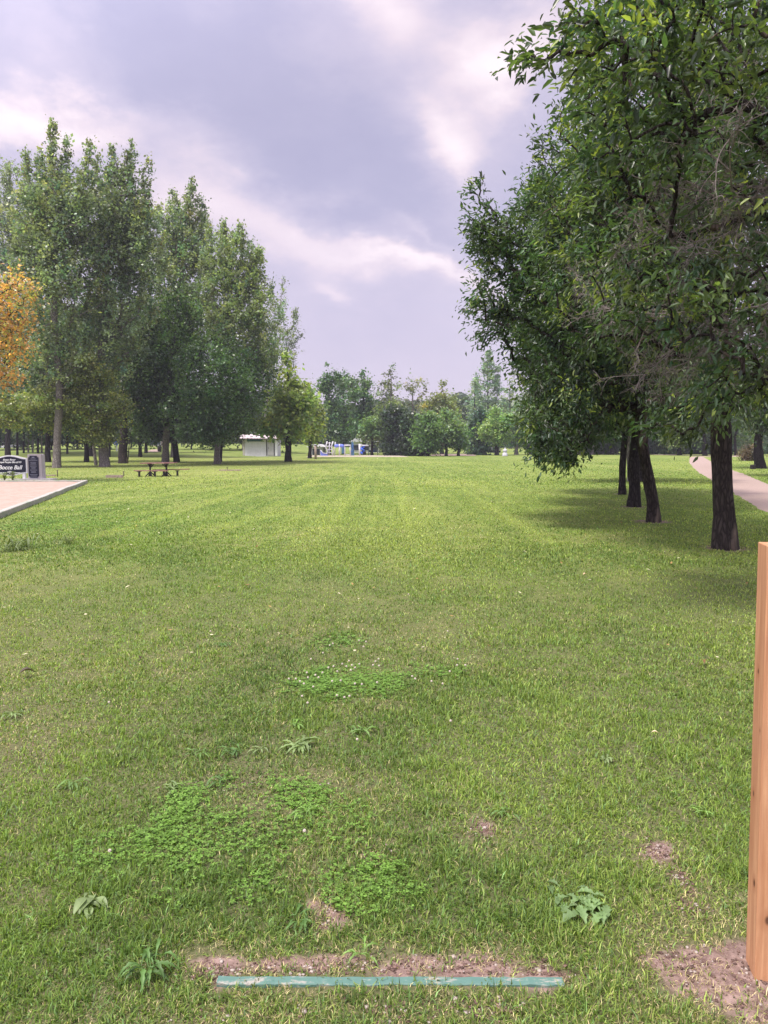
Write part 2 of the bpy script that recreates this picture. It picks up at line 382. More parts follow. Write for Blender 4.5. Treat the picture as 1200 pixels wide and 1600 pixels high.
def ground_material():
    m, t, b, o = mat_new('lawn_ground')
    tc = N(t, 'ShaderNodeTexCoord'); P = tc.outputs['Object']
    def nz(s, d=5., r=.6, sc=(1, 1, 1)):
        mp = N(t, 'ShaderNodeMapping'); mp.inputs['Scale'].default_value = sc; L(t, P, mp.inputs[0])
        n = N(t, 'ShaderNodeTexNoise', ins={'Scale': s, 'Detail': d, 'Roughness': r}); L(t, mp.outputs[0], n.inputs[0]); return n.outputs[0]
    def mr(v, a, b_, lo=0., hi=1.):
        r = N(t, 'ShaderNodeMapRange', ins={'From Min': a, 'From Max': b_, 'To Min': lo, 'To Max': hi}); L(t, v, r.inputs[0]); return r.outputs[0]
    fine = nz(55, 4, .75); mid = nz(2.2, 6, .7); big = nz(.16, 4, .55, (1, .55, 1)); pat = nz(.7, 5, .65)
    gcol = mixc(t, mr(mid, .35, .65), (.10, .165, .03), (.17, .24, .048))
    gcol = mixc(t, mr(big, .42, .62), gcol, (.225, .285, .065))
    gcol = mixc(t, mr(pat, .52, .70, 0, .55), gcol, (.31, .325, .10))
    a_d = N(t, 'ShaderNodeAttribute', attribute_name='dry').outputs['Fac']
    gcol = mixc(t, math_(t, 'MULTIPLY', a_d, .62), gcol, (.33, .33, .11))
    wv = N(t, 'ShaderNodeTexWave', wave_type='BANDS', bands_direction='X', ins={'Scale': .42, 'Distortion': 1.5, 'Detail': 1.}); mpw = N(t, 'ShaderNodeMapping'); mpw.inputs['Scale'].default_value = (1, .12, 1); mpw.inputs['Rotation'].default_value = (0, 0, .05)
    L(t, P, mpw.inputs[0]); L(t, mpw.outputs[0], wv.inputs[0]); gcol = mixc(t, mr(wv.outputs['Fac'], .7, 1., 0, .35), gcol, (.30, .37, .08))
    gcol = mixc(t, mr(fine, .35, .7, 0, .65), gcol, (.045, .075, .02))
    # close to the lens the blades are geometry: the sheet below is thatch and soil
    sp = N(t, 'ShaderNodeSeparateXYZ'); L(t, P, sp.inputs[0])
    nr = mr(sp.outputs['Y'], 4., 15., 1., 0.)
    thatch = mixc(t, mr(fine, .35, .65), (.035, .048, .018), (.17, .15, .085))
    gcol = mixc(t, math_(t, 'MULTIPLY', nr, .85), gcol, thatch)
    a_s = N(t, 'ShaderNodeAttribute', attribute_name='soil').outputs['Fac']
    grit = nz(140, 4, .8); clod = nz(26, 5, .65)
    scol = mixc(t, mr(clod, .35, .65), (.14, .092, .075), (.33, .235, .195))
    scol = mixc(t, mr(grit, .60, .72, 0, .8), scol, (.38, .31, .26))
    c = mixc(t, mr(a_s, .25, .6), gcol, scol)
    L(t, c, b.inputs['Base Color']); b.inputs['Roughness'].default_value = .95; b.inputs['Specular IOR Level'].default_value = .1
    h = math_(t, 'ADD', math_(t, 'MULTIPLY', clod, .6), math_(t, 'MULTIPLY', grit, .35))
    bp = N(t, 'ShaderNodeBump', ins={'Strength': .8, 'Distance': .02}); L(t, h, bp.inputs['Height']); L(t, bp.outputs[0], b.inputs['Normal'])
    return m
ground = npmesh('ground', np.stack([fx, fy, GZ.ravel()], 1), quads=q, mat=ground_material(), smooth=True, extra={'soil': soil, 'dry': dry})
setp(ground, kind='structure')

M_gravel = surf('path_gravel', (.25, .185, .15), (.37, .285, .24), 40, .95, .8, c3=(.29, .225, .185), bdist=.01)
M_court = surf('red_shale', (.33, .215, .165), (.45, .315, .25), 9, .95, 1., c3=(.40, .30, .24), bdist=.01)
M_sand = surf('sand', (.30, .26, .19), (.40, .35, .27), 30, .95, .4)
def strip(name, A, B, mat, dz=.012, cols=10, label=None):
    V = []; n = len(A)
    for i in range(n):
        for k in range(cols + 1):
            f = k / cols; jx = (vnoise(A[i][1] * 2.3, k * 9.1, 4) - .5) * .18 if k in (0, cols) else 0
            x = A[i][0] * (1 - f) + B[i][0] * f + float(jx); y = A[i][1] * (1 - f) + B[i][1] * f
            V.append((x, y, TZ(x, y) + dz + (.02 if 0 < k < cols else -.02)))
    id_ = np.arange(n * (cols + 1)).reshape(n, cols + 1)
    q = np.stack([id_[:-1, :-1], id_[:-1, 1:], id_[1:, 1:], id_[1:, :-1]], -1).reshape(-1, 4)
    return setp(npmesh(name, V, quads=q, mat=mat, smooth=True), kind='structure')
strip('path', PLs, PRs, M_gravel)
def line(a, b, n): return [tuple(Vector(a[:2]).lerp(Vector(b[:2]), i / (n - 1))) for i in range(n)]
strip('court_surface', line(cA, cB, 60), line(cD, cC, 60), M_court, .035, 14)
strip('playground_sand', line(G(478, 714), G(640, 714), 20), line(G(486, 711.5), G(610, 711.3), 20), M_sand, .03, 4)
strip('gravel_apron', line(G(672, 712), G(745, 712.2), 20), line(G(680, 709.5), G(735, 709.5), 20), M_gravel, .04, 4)
strip('side_path', line(G(224, 707), G(236, 703.), 12), line(G(249, 706.5), G(251, 702.5), 12), M_gravel, .05, 4)

# ------------------------------------------------------------------ grass blades
def mow_(x, y):
    u1 = x + .0016 * y * y - .06 * y; u2 = x - .22 * y
    a = sstep(.55, .95, np.sin(u1 * 3.4 + fbm(x * .3, y * .1, 19, 2) * 1.6)); b = sstep(.6, .95, np.sin(u2 * 2.1 + 1 + fbm(x * .2, y * .1, 23, 2) * 1.5))
    return np.clip(a * sstep(9, 16, y) * sstep(6, 3.5, np.abs(x + 1)) + .7 * b * sstep(10, 16, y) * sstep(-.5, -3, x), 0, 1) * (.3 + .9 * fbm(x * .5, y * .3, 29, 2))
def blades(n, ymin, ymax, wid, hei, dens_pow, seg2=True, seed=1, keep_dry=True, xs=.64, xo=.9):
    r = np.random.default_rng(seed)
    u = r.random(n); p = 1 - dens_pow
    y = (ymin ** p + u * (ymax ** p - ymin ** p)) ** (1 / p)
    x = (r.random(n) * 2 - 1) * (xs * y + xo)
    s = soil_mask(x, y); d = dry_mask(x, y)
    tuft = fbm(x * 13, y * 13, 71, 2)
    onsoil = r.random(n) < s * 1.15; keep = (~onsoil | (r.random(n) < .22)) & (r.random(n) < .45 + tuft * .9 - d * .22)
    if ymin > 2: keep &= r.random(n) < sstep(ymin, ymin * 1.35, y)
    if ymax < 70: keep &= r.random(n) < 1 - sstep(ymax * .72, ymax, y)
    keep &= ~inside(x, y, path_poly) & ~inside(x, y, court_poly)
    onboard = (x > BL.x - .02) & (x < BR.x + .02) & (np.abs(y - BL.y) < .035)
    keep &= ~onboard | (r.random(n) < .10 + .55 * (fbm(x * 14, x * 0 + .5, 55, 2) > .52))
    keep &= ~((x > PF.x - .02) & (x < PF.x + .12) & (y > PF.y - .02) & (y < PF.y + .12))
    for tp, tr in TRUNKS[:4]: keep &= np.hypot(x - tp[0], y - tp[1]) > tr * .75
    x, y, d, tuft, onsoil = x[keep], y[keep], d[keep], tuft[keep], onsoil[keep]; n = len(x)
    z = terrain(x, y)
    straw = (onsoil & (r.random(n) < .9)) | (r.random(n) < (.035 + np.clip(d - .12, 0, 1) * .58))
    h = hei * r.uniform(.45, 1.25, n) * (1 - .35 * d) * np.where(straw, .8, 1) * (.65 + .7 * tuft)
    if wid < .006: h = h * (1 + .35 * (fbm(x * 1.7, y * 1.7, 91, 2) > .56)); 
    wd = wid * r.uniform(.6, 1.3, n) * (y / ymin) ** .35 * np.where(straw, .6, 1)
    th = r.random(n) * 2 * np.pi; lean = np.where(straw, r.uniform(.5, 1.5, n), np.abs(r.normal(.9, .45, n)))
    dx, dy = np.cos(th), np.sin(th); fa = th + np.pi / 2 + r.normal(0, .5, n); sx, sy = np.cos(fa), np.sin(fa)
    base = np.stack([x, y, z - .004], 1)
    side = np.stack([sx, sy, np.zeros(n)], 1) * (wd / 2)[:, None]
    l1 = lean * .55; l2 = np.minimum(lean * 1.35, 1.75)
    mid = base + np.stack([dx * np.sin(l1), dy * np.sin(l1), np.cos(l1)], 1) * (h * .55)[:, None]
    tip = mid + np.stack([dx * np.sin(l2), dy * np.sin(l2), np.cos(l2)], 1) * (h * .6)[:, None]
    tip[:, 2] = np.maximum(tip[:, 2], z + .004)
    V = np.stack([base - side, base + side, mid + side * .8, mid - side * .8, tip], 1).reshape(-1, 3)
    k = np.arange(n) * 5
    q = np.stack([k, k + 1, k + 2, k + 3], 1); t = np.stack([k + 3, k + 2, k + 4], 1)
    pn = fbm(x * 1.3, y * .6, 15, 3); pf = fbm(x * .30 + 3, y * .07, 16, 3)
    mow = mow_(x, y)
    gr = np.array([.112, .188, .029])[None] * (1 + (pn[:, None] - .5) * np.array([1.5, 1.1, .9]))
    ye = np.array([.305, .37, .085])[None]
    f = np.clip(r.normal(.30, .24, n) + (pf - .5) * 1.7 + mow * 1.1 + d * .25 + sstep(14, 40, y) * .25, 0, 1)[:, None]
    col = gr * (1 - f) + ye * f
    bl = (r.random(n) < .12)[:, None]; col = np.where(bl, np.array([.145, .25, .075])[None], col)
    st = np.array([.50, .44, .22])[None] * r.uniform(.6, 1.15, (n, 1)); col = np.where(straw[:, None], st, col)
    col = col * np.clip(r.normal(1.02, .36, (n, 1)), .3, 2.0)
    return V, q, t, col
def merge_blades(name, parts, label):
    Vs, qs, ts, cq, ct = [], [], [], [], []; o = 0
    for V, q, t, c in parts:
        Vs.append(V); qs.append(q + o); ts.append(t + o); cq.append(c); o += len(V)
    cc = np.concatenate(cq)
    ob = npmesh(name, np.concatenate(Vs), quads=np.concatenate(qs), tris=np.concatenate(ts), mat=M_grass, fcol=np.concatenate([cc, cc]))
    return setp(ob, label, 'grass', kind='stuff')
merge_blades('lawn_grass', [
    blades(480000, 1.35, 5.6, .0034, .029, 1.2, seed=1),
    blades(400000, 3.6, 14., .0058, .029, 1.3, seed=2),
    blades(330000, 8., 38., .0125, .040, 1.3, seed=3),
    blades(150000, 24., 75., .030, .055, 1.3, seed=4, xs=.66)],
    'short green lawn grass with straw coloured blades covering the field')

# ------------------------------------------------------------------ clover and weeds
def leafpatch(cx, cy, rx, ry, n, size, seed, dens=.42):
    r = np.random.default_rng(seed)
    a = r.random(n) * 2 * np.pi; q_ = np.sqrt(r.random(n))
    x = cx + rx * q_ * np.cos(a); y = cy + ry * q_ * np.sin(a)
    k = fbm(x * 7, y * 7, 77, 4) + (1 - q_) * .34 + r.normal(0, .13, n) > dens + .22; x, y = x[k], y[k]; n = len(x)
    z = terrain(x, y) + r.uniform(.002, .030, n)
    V, Q, Ccol = [], [], []
    for j in range(3):
        th = r.random(n) * 6.28 if j == 0 else th
        b = th + j * 2.094; s = size * r.uniform(.7, 1.2, n)
        tilt = r.uniform(-.25, .35, n)
        d = np.stack([np.cos(b), np.sin(b), tilt], 1); sd_ = np.stack([-np.sin(b), np.cos(b), r.uniform(-.2, .2, n)], 1)
        p = np.stack([x, y, z], 1); s = s[:, None]
        V.append(np.stack([p, p + d * s * .7 + sd_ * s * .5, p + d * s, p + d * s * .7 - sd_ * s * .5], 1))
        Ccol.append(np.array([.135, .25, .04])[None] * r.uniform(.7, 1.5, (n, 1)))
    V = np.concatenate(V); k = np.arange(len(V)) * 4
    return V.reshape(-1, 3), np.stack([k, k + 1, k + 2, k + 3], 1), np.concatenate(Ccol)
def clover(name, specs, label):
    Vs, qs, cs = [], [], []; o = 0
    for i, s in enumerate(specs):
        p = G(s[0], s[1]); V, q, c = leafpatch(p.x, p.y, s[2], s[3], s[4], s[5], 100 + i)
        Vs.append(V); qs.append(q + o); cs.append(c); o += len(V)
    return setp(npmesh(name, np.concatenate(Vs), quads=np.concatenate(qs), mat=M_grass, fcol=np.concatenate(cs)), label, 'clover', kind='stuff')
clover('clover_patch', [(545, 1065, .42, .42, 2400, .013), (490, 1070, .3, .3, 700, .015), (680, 1050, .25, .2, 350, .015), (530, 1005, .25, .3, 450, .015)], 'patch of white flowering clover in the middle of the lawn')
clover('clover_ground_cover', [(360, 1300, .58, .50, 2700, .0105), (200, 1330, .30, .26, 900, .010), (585, 1390, .18, .18, 900, .010), (300, 1260, .3, .2, 700, .010), (460, 1240, .2, .15, 300, .012), (130, 820, 1.6, 1.6, 2500, .03)], 'low flowerless clover and weeds spreading through the near left lawn')
M_white = surf('petal_white', (.50, .42, .34), (.68, .62, .54), 200, .8, .2)
def flower(mesh_src, p, label):
    t = thing('clover_flower', label, 'flower', p, random.random() * 6, 'white clover flowers on the lawn')
    if mesh_src is None:
        m = MB()
        for k in range(26):
            a = k * 2.4; zz = 1 - 2 * (k + .5) / 26; rr = math.sqrt(1 - zz * zz)
            dv = Vector((rr * math.cos(a), rr * math.sin(a), zz))
            m.tube([Vector((0, 0, .055)) + dv * .002, Vector((0, 0, .055)) + dv * .0066 + Vector((0, 0, .001))], [.0022, .0010], 5)
        h = m.build('flower_head', M_white, t)
        s = MB().tube([(0, 0, -.005), (.002, 0, .03), (0, 0, .05)], .0010, 5).build('stem', surf('stem_green', (.1, .2, .05), (.14, .25, .07)), t)
        return [h, s]
    for o in mesh_src:
        c = o.copy(); C.objects.link(c); c.parent = t
random.seed(4)
src = None
fl = [(x, y) for x, y in ((470,1066),(480,1052),(483,1060),(488,1075),(492,1056),(472,1090),(482,1101),(505,1052),(512,1044),(520,1042),(528,1050),(534,1038),(540,1042),(545,1033),(550,1040),(555,1044),(560,1038),(548,1048),(585,1034),(590,1030),(583,1040),(592,1041),(506,1020),(514,1008),(522,1005),(562,1000),(572,1002),(566,1010),(555,1070),(565,1071),(533,1065),(590,1068),(525,1089),(540,1092),(545,1090),(645,1058),(650,1062),(676,1066),(690,1070),(714,1030),(716,1040),(725,1040),(703,1050),(462,1062),(476,1070),(498,1060),(452,1062),(700,985),(488,1030),(518,1066),(173,1340),(474,1308),(705,1130),(560,1160),(170,1100),(640,925),(330,985))]
for x, y in fl:
    p = G(x + random.uniform(-2, 2), y + 12)
    lab = 'white clover flower head standing in the clover patch on the lawn' if 440 < x < 740 and 990 < y < 1110 else 'lone white clover flower head in the grass away from the clover patch'
    r_ = flower(src, p, lab)
    if src is None: src = r_
M_weed = leafmat('weed_leaf', .25, .5, .4)
def weed(px, py, nleaf, length, label, name='broadleaf_weed', col=(.13, .25, .07), upright=.35, wfrac=.30, lobed=True, rock=0):
    p = G(px, py); r = random.Random(int(px * 7 + py)); V, Q, cs = [], [], []; nleaf = int(nleaf * 1.8)
    for i in range(nleaf):
        a = r.uniform(0, 6.283); ln = length * .72 * r.uniform(.4, 1.2); up = upright * r.uniform(.4, 1.8)
        sidev = Vector((-math.sin(a), math.cos(a), 0)); pts = []
        ns = 9; b = len(V); off_ = Vector((r.uniform(-1, 1), r.uniform(-1, 1), 0)) * length * rock
        for k in range(ns + 1):
            t = k / ns; rr = ln * t; zz = ln * (up * t - (up + .15) * .9 * t * t) + .012
            c = Vector((math.cos(a) * rr, math.sin(a) * rr, max(zz, .004))) + off_
            wv = ln * wfrac * math.sin(math.pi * min(1, t * .92 + .04)) ** .8 * (.25 + .75 * min(1, t * 1.8))
            if lobed: wv *= (1.0 if k % 2 else .55)
            curl = Vector((0, 0, wv * .30))
            V += [c - sidev * wv * .5 + curl, c + Vector((0, 0, -.001)), c + sidev * wv * .5 + curl]
            if k:
                Q += [(b + 3 * k - 3, b + 3 * k - 2, b + 3 * k + 1, b + 3 * k), (b + 3 * k - 2, b + 3 * k - 1, b + 3 * k + 2, b + 3 * k + 1)]
                f = r.uniform(.9, 1.1) * (.75 + .5 * ((i * 37) % 10) / 10)
                cs += [tuple(q * f for q in col)] * 2
    V = [v + Vector((0, 0, .006)) for v in V]; o = npmesh(name, [tuple(v) for v in V], quads=Q, mat=M_weed, fcol=np.array(cs), smooth=True); o.location = p
    return setp(o, label, 'weed')
W_ = [(565, 1148, 11, .10, 'dandelion rosette alone below the flowering clover patch'),
      (470, 1168, 16, .13, 'wide dandelion rosette with pale upturned leaves lower left of the clover patch'),
      (460, 1135, 12, .09, 'leafy bright green weed clump between the clover patch and the wide dandelion'),
      (365, 1180, 11, .10, 'dark flat dandelion left of the wide pale dandelion'),
      (405, 1176, 8, .07, 'small grey green dandelion between two bigger ones'),
      (310, 1182, 9, .08, 'small yellow green dandelion, leftmost of the row of four'),
      (275, 1240, 8, .09, 'upright light green dandelion in the lawn left of the bare patch'),
      (480, 1275, 10, .10, 'pale dandelion rosette at the right edge of the clover ground cover'),
      (345, 1225, 9, .08, 'ragged dandelion on the pale dry patch'),
      (944, 1192, 6, .06, 'little round leafed weed alone in the right half of the lawn'),
      (790, 1275, 8, .07, 'small weed beside the bare patch right of centre'),
      (230, 1520, 14, .10, 'bushy upright dandelion left of the green board'),
      (565, 1500, 6, .075, 'leggy dandelion growing in the soil behind the green board'),
      (470, 1440, 9, .09, 'light green dandelion behind the left half of the green board'),
      (140, 1418, 5, .10, 'large grey green leafed weed in the near left grass'),
      (115, 1230, 9, .09, 'dandelion at the left among thick grass'),
      (20, 1120, 12, .08, 'flat dandelion near the left edge beside dry ground'),
      (1100, 1275, 6, .07, 'thin upright weed in the right lawn near the wooden post'),
      (350, 1010, 9, .10, 'pale weed upper left of the clover patch')]
for i, a in enumerate(W_):
    weed(*a[:4], a[4], upright=1.0 if i in (6, 11, 12, 17) else .55, rock=.28, wfrac=.22 if i not in (9, 14) else .42, lobed=i not in (9, 14),
         col=((.13, .23, .055), (.18, .26, .09), (.17, .30, .06), (.09, .18, .04), (.19, .26, .10))[i % 5 if i != 11 else 3])
weed(905, 1412, 17, .105, 'sprawling thistle like weed with broad grey green leaves in the right foreground', wfrac=.5, col=(.15, .24, .085), rock=.8)
for px, py, sz, lab in ((40, 858, .30, 'tall tuft of dark weeds in the dry lawn near the court'), (15, 862, .26, 'dark weed tuft at the left edge of the frame below the court'), (100, 850, .2, 'low weed tuft right of the tall dark tuft')):
    weed(px, py, 26, sz, lab, name='weed_tuft', col=(.13, .18, .055), upright=1.6, wfrac=.12, lobed=False, rock=.5)
# fallen leaves
M_dead = leafmat('fallen_leaf', .15, .7, .2)
def litter(px, py, s, c, label):
    p = G(px, py); r = random.Random(px); a = r.random() * 6
    V = []; Q = []
    for k in range(6):
        t = k / 5; wv = s * .5 * math.sin(math.pi * min(.98, t + .04)) ; zz = s * .35 * (4 * t * (1 - t)) * .5 + .035
        x = s * (t - .5); V += [(x, -wv / 2, zz + wv * .4), (x, 0, zz), (x, wv / 2, zz + wv * .25)]
        if k: Q += [(3 * k - 3, 3 * k - 2, 3 * k + 1, 3 * k), (3 * k - 2, 3 * k - 1, 3 * k + 2, 3 * k + 1)]
    o = npmesh('fallen_leaf', V, quads=Q, mat=M_dead, fcol=np.array([c] * len(Q)), smooth=True); o.location = p; o.rotation_euler = (0.2, 0, a)
    return setp(o, label, 'leaf')
litter(1023, 1156, .035, (.62, .5, .34), 'pale tan fallen leaf lying in the right half of the lawn')
litter(913, 902, .06, (.55, .40, .26), 'light brown fallen leaf on the lawn between the near tree and the centre')
litter(218, 1036, .05, (.05, .03, .02), 'dark curled leaf on the left of the lawn')
litter(400, 858, .08, (.18, .07, .03), 'reddish brown fallen leaf left of centre on the lawn')
litter(1102, 1042, .07, (.16, .09, .04), 'brown fallen leaf on the lawn left of the wooden post')
litter(42, 1060, .10, (.10, .08, .06), 'grey curled leaf on the dry ground at the left edge')
def scatter_litter():
    r = np.random.default_rng(12); n = 1500
    y = 5 * (80 / 5) ** r.random(n); x = (r.random(n) * 2 - 1) * .64 * y
    k = ~inside(x, y, path_poly) & ~inside(x, y, court_poly) & ((r.random(n) < .25) | (x < -.2 * y) & (y > 12)); x, y = x[k], y[k]; n = len(x)
    z = terrain(x, y) + .045; th = r.random(n) * 6.28; s = r.uniform(.010, .022, n) * (1 + y / 22)
    d = np.stack([np.cos(th), np.sin(th), r.uniform(-.2, .5, n)], 1) * s[:, None]; e = np.stack([-np.sin(th), np.cos(th), r.uniform(-.3, .3, n)], 1) * s[:, None] * .5
    p = np.stack([x, y, z], 1); V = np.stack([p - d, p + e, p + d, p - e], 1).reshape(-1, 3); kk = np.arange(n) * 4
    c = np.where(r.random((n, 1)) < .6, np.array([[.55, .52, .33]]), np.array([[.35, .22, .09]])) * r.uniform(.6, 1.2, (n, 1))
    setp(npmesh('leaf_litter', V, quads=np.stack([kk, kk + 1, kk + 2, kk + 3], 1), mat=M_dead, fcol=c), 'small pale fallen leaves scattered over the lawn', 'leaf litter', kind='stuff')
scatter_litter()
# straw, clods and pebbles on the bare soil
def crumbs():
    r = np.random.default_rng(5); V, Q, cs = [], [], []; cube = np.array([(-1, -1, -1), (1, -1, -1), (1, 1, -1), (-1, 1, -1), (-1, -1, 1), (1, -1, 1), (1, 1, 1), (-1, 1, 1)], float)
    F6 = np.array([(0, 3, 2, 1), (4, 5, 6, 7), (0, 1, 5, 4), (1, 2, 6, 5), (2, 3, 7, 6), (3, 0, 4, 7)]); n = 0
    while n < 4500:
        k = r.integers(0, len(dirt)); cx, cy, rx, ry, a = dirt[k]
        if rx > .3: continue
        x, y = r.normal(cx, rx * .6), r.normal(cy, ry * .6)
        if abs(y - BL.y) < .03 and BL.x < x < BR.x: continue
        s = abs(r.normal(.0014, .0013)) + .0008; v = cube * (s, s * r.uniform(.6, 1.3), s * .6) * r.uniform(.6, 1.2, (8, 3))
        ang = r.random() * 6; c_, s_ = math.cos(ang), math.sin(ang); v = v @ np.array([[c_, s_, 0], [-s_, c_, 0], [0, 0, 1]])
        V.append(v + (x, y, TZ(x, y) + s * .3)); Q.append(F6 + n * 8); n += 1
        c = (np.array([.42, .36, .31]) if r.random() < .15 else np.array([.15, .095, .075]) * r.uniform(.5, 1.6)); cs.append(np.repeat(c[None], 6, 0))
    setp(npmesh('soil_crumbs', np.concatenate(V), quads=np.concatenate(Q), mat=M_dead, fcol=np.concatenate(cs)), 'crumbs of soil and small stones on the bare dirt', 'soil', kind='stuff')
crumbs()
# ------------------------------------------------------------------ wooden post and green board
def wood_mat(name, c1, c2, c3, gs=1.0, knots=True):
    m, t, b, o = mat_new(name)
    tc = N(t, 'ShaderNodeTexCoord'); mp = N(t, 'ShaderNodeMapping'); mp.inputs['Scale'].default_value = (1, 1, .055); L(t, tc.outputs['Object'], mp.inputs[0])
    n = N(t, 'ShaderNodeTexNoise', ins={'Scale': 85. * gs, 'Detail': 7., 'Roughness': .65}); L(t, mp.outputs[0], n.inputs[0])
    n2 = N(t, 'ShaderNodeTexNoise', ins={'Scale': 24. * gs, 'Detail': 3., 'Distortion': 1.2}); L(t, mp.outputs[0], n2.inputs[0])
    r = N(t, 'ShaderNodeMapRange', ins={'From Min': .35, 'From Max': .65}); L(t, n.outputs[0], r.inputs[0])
    r2 = N(t, 'ShaderNodeMapRange', ins={'From Min': .42, 'From Max': .62}); L(t, n2.outputs[0], r2.inputs[0])
    c = mixc(t, r.outputs[0], c1, c2); c = mixc(t, math_(t, 'MULTIPLY', r2.outputs[0], .6), c, c3)
    # saw marks and small dark checks
    v = N(t, 'ShaderNodeTexVoronoi', ins={'Scale': 7.}); mp2 = N(t, 'ShaderNodeMapping'); mp2.inputs['Scale'].default_value = (1, 1, .8); L(t, tc.outputs['Object'], mp2.inputs[0]); L(t, mp2.outputs[0], v.inputs[0])
    kn = N(t, 'ShaderNodeMapRange', ins={'From Min': .16, 'From Max': .09}); L(t, v.outputs['Distance'], kn.inputs[0])
    c = mixc(t, math_(t, 'MULTIPLY', kn.outputs[0], .85), c, (.06, .03, .02))
    for kp, kr in (((0, .03, .27), .009), ((.002, .06, .52), .007), ((.03, 0, .18), .010), ((.045, 0, .62), .008), ((0, .05, .88), .006), ((.02, 0, .97), .007), ((0, .02, .72), .004)):
        dd = vmath(t, 'SUBTRACT', tc.outputs['Object'], kp).outputs[0]; dd = vmath(t, 'MULTIPLY', dd, (1, 1, .6)).outputs[0]
        ln_ = vmath(t, 'LENGTH', dd).outputs['Value']; kk = N(t, 'ShaderNodeMapRange', ins={'From Min': kr, 'From Max': kr * .45}); L(t, ln_, kk.inputs[0])
        k2 = N(t, 'ShaderNodeMapRange', ins={'From Min': kr * 2.6, 'From Max': kr * .9, 'To Max': .5}); L(t, ln_, k2.inputs[0])
        c = mixc(t, k2.outputs[0], c, (.30, .12, .05)); c = mixc(t, kk.outputs[0], c, (.07, .03, .015))
    pl_ = N(t, 'ShaderNodeTexNoise', ins={'Scale': 5., 'Detail': 4.}); L(t, tc.outputs['Object'], pl_.inputs[0])
    pr_ = N(t, 'ShaderNodeMapRange', ins={'From Min': .45, 'From Max': .65, 'To Max': .45}); L(t, pl_.outputs[0], pr_.inputs[0]); c = mixc(t, pr_.outputs[0], c, (.40, .20, .11))
    L(t, c, b.inputs['Base Color']); b.inputs['Roughness'].default_value = .7; b.inputs['Specular IOR Level'].default_value = .25
    bp = N(t, 'ShaderNodeBump', ins={'Strength': .35, 'Distance': .003}); L(t, n.outputs[0], bp.inputs['Height']); L(t, bp.outputs[0], b.inputs['Normal'])
    return m
def wooden_post():
    p = PF; a = R(-11); t = .089
    post = MB(); post.box((t / 2, t / 2, .595), (t, t, 1.29), bev=.003)
    o = post.build('wooden_post', wood_mat('fir_post', (.44, .215, .105), (.57, .32, .17), (.32, .14, .065)))
    o.location = (p.x, p.y, p.z); o.rotation_euler = (0, R(-.8), a)
    setp(o, 'new square orange brown timber post standing in bare soil at the right edge', 'post')
wooden_post()
def green_board():
    m, t, b, o = mat_new('green_board_paint')
    tc = N(t, 'ShaderNodeTexCoord'); mp = N(t, 'ShaderNodeMapping'); mp.inputs['Scale'].default_value = (1, 3, 3); L(t, tc.outputs['Object'], mp.inputs[0])
    n = N(t, 'ShaderNodeTexNoise', ins={'Scale': 14., 'Detail': 7., 'Roughness': .72}); L(t, mp.outputs[0], n.inputs[0])
    c = mixc(t, n.outputs[0], (.05, .125, .095), (.11, .205, .165))
    r = N(t, 'ShaderNodeMapRange', ins={'From Min': .54, 'From Max': .62}); L(t, n.outputs[0], r.inputs[0])
    c = mixc(t, math_(t, 'MULTIPLY', r.outputs[0], .85), c, (.33, .30, .25))
    L(t, c, b.inputs['Base Color']); b.inputs['Roughness'].default_value = .6
    ln = BR.x - BL.x; bm = bmesh.new(); n_ = 60; V = []
    for i in range(n_ + 1):
        x = ln * i / n_; e = (vnoise(i * .7, 3, 2) - .5) * .004; e2 = (vnoise(i * .9, 8, 2) - .5) * .006
        yy = 0.0
        V.append([bm.verts.new((x, yy - .019 + e2, -.09)), bm.verts.new((x, yy - .014 + e2, .002 + e)), bm.verts.new((x, yy - .011 + e2, .005 + e)), bm.verts.new((x, yy + .012, .006 + e)), bm.verts.new((x, yy + .016, .002 + e)), bm.verts.new((x, yy + .019, -.09))])
    for i in range(n_):
        for k in range(5): bm.faces.new((V[i][k], V[i + 1][k], V[i + 1][k + 1], V[i][k + 1]))
    bm.faces.new(V[0]); bm.faces.new(V[-1][::-1]); k = MB(); k.bm.free(); k.bm = bm
    o = k.build('edging_board', m); o.location = (BL.x, BL.y, np.mean([TZ(BL.x + ln * f, BL.y) for f in (0, .25, .5, .75, 1)]) + .004)
    o.rotation_euler = (0, 0, math.atan2(BR.y - BL.y, ln))
    setp(o, 'green painted board set on edge in the soil at the bottom of the view', 'board')
green_board()

# ------------------------------------------------------------------ court beams
M_beam = surf('weathered_beam', (.27, .26, .22), (.45, .44, .39), 9, .9, .5, (1, 1, 6), c3=(.24, .30, .22))
def beam(a, b, wdt, h, label, lift=.0):
    a = Vector(a[:2]); b = Vector(b[:2]); n = max(2, int((b - a).length / .5)); d = (b - a).normalized(); s = Vector((-d.y, d.x))
    bm = bmesh.new(); prev = None
    for i in range(n + 1):
        p = a.lerp(b, i / n); z = TZ(p.x, p.y) + lift; j = (vnoise(i * .63, 2, 9) - .5) * .02
        ring = [bm.verts.new((p.x + s.x * o_ + s.x * j, p.y + s.y * o_ + s.y * j, z + zz + j * .5)) for o_, zz in ((-wdt / 2, -.06), (wdt / 2, -.06), (wdt / 2, h - .01), (wdt / 2 - .012, h), (-wdt / 2 + .012, h), (-wdt / 2, h - .01))]
        if prev:
            for k in range(6): bm.faces.new((prev[k], prev[(k + 1) % 6], ring[(k + 1) % 6], ring[k]))
        else: bm.faces.new(ring)
        prev = ring
    bm.faces.new(prev); k = MB(); k.bm.free(); k.bm = bm
    return setp(k.build('timber_edging', M_beam), label, 'edging', 'weathered timbers framing the court')
beam(cA, cB, .15, .13, 'long grey green timber along the right side of the red court')
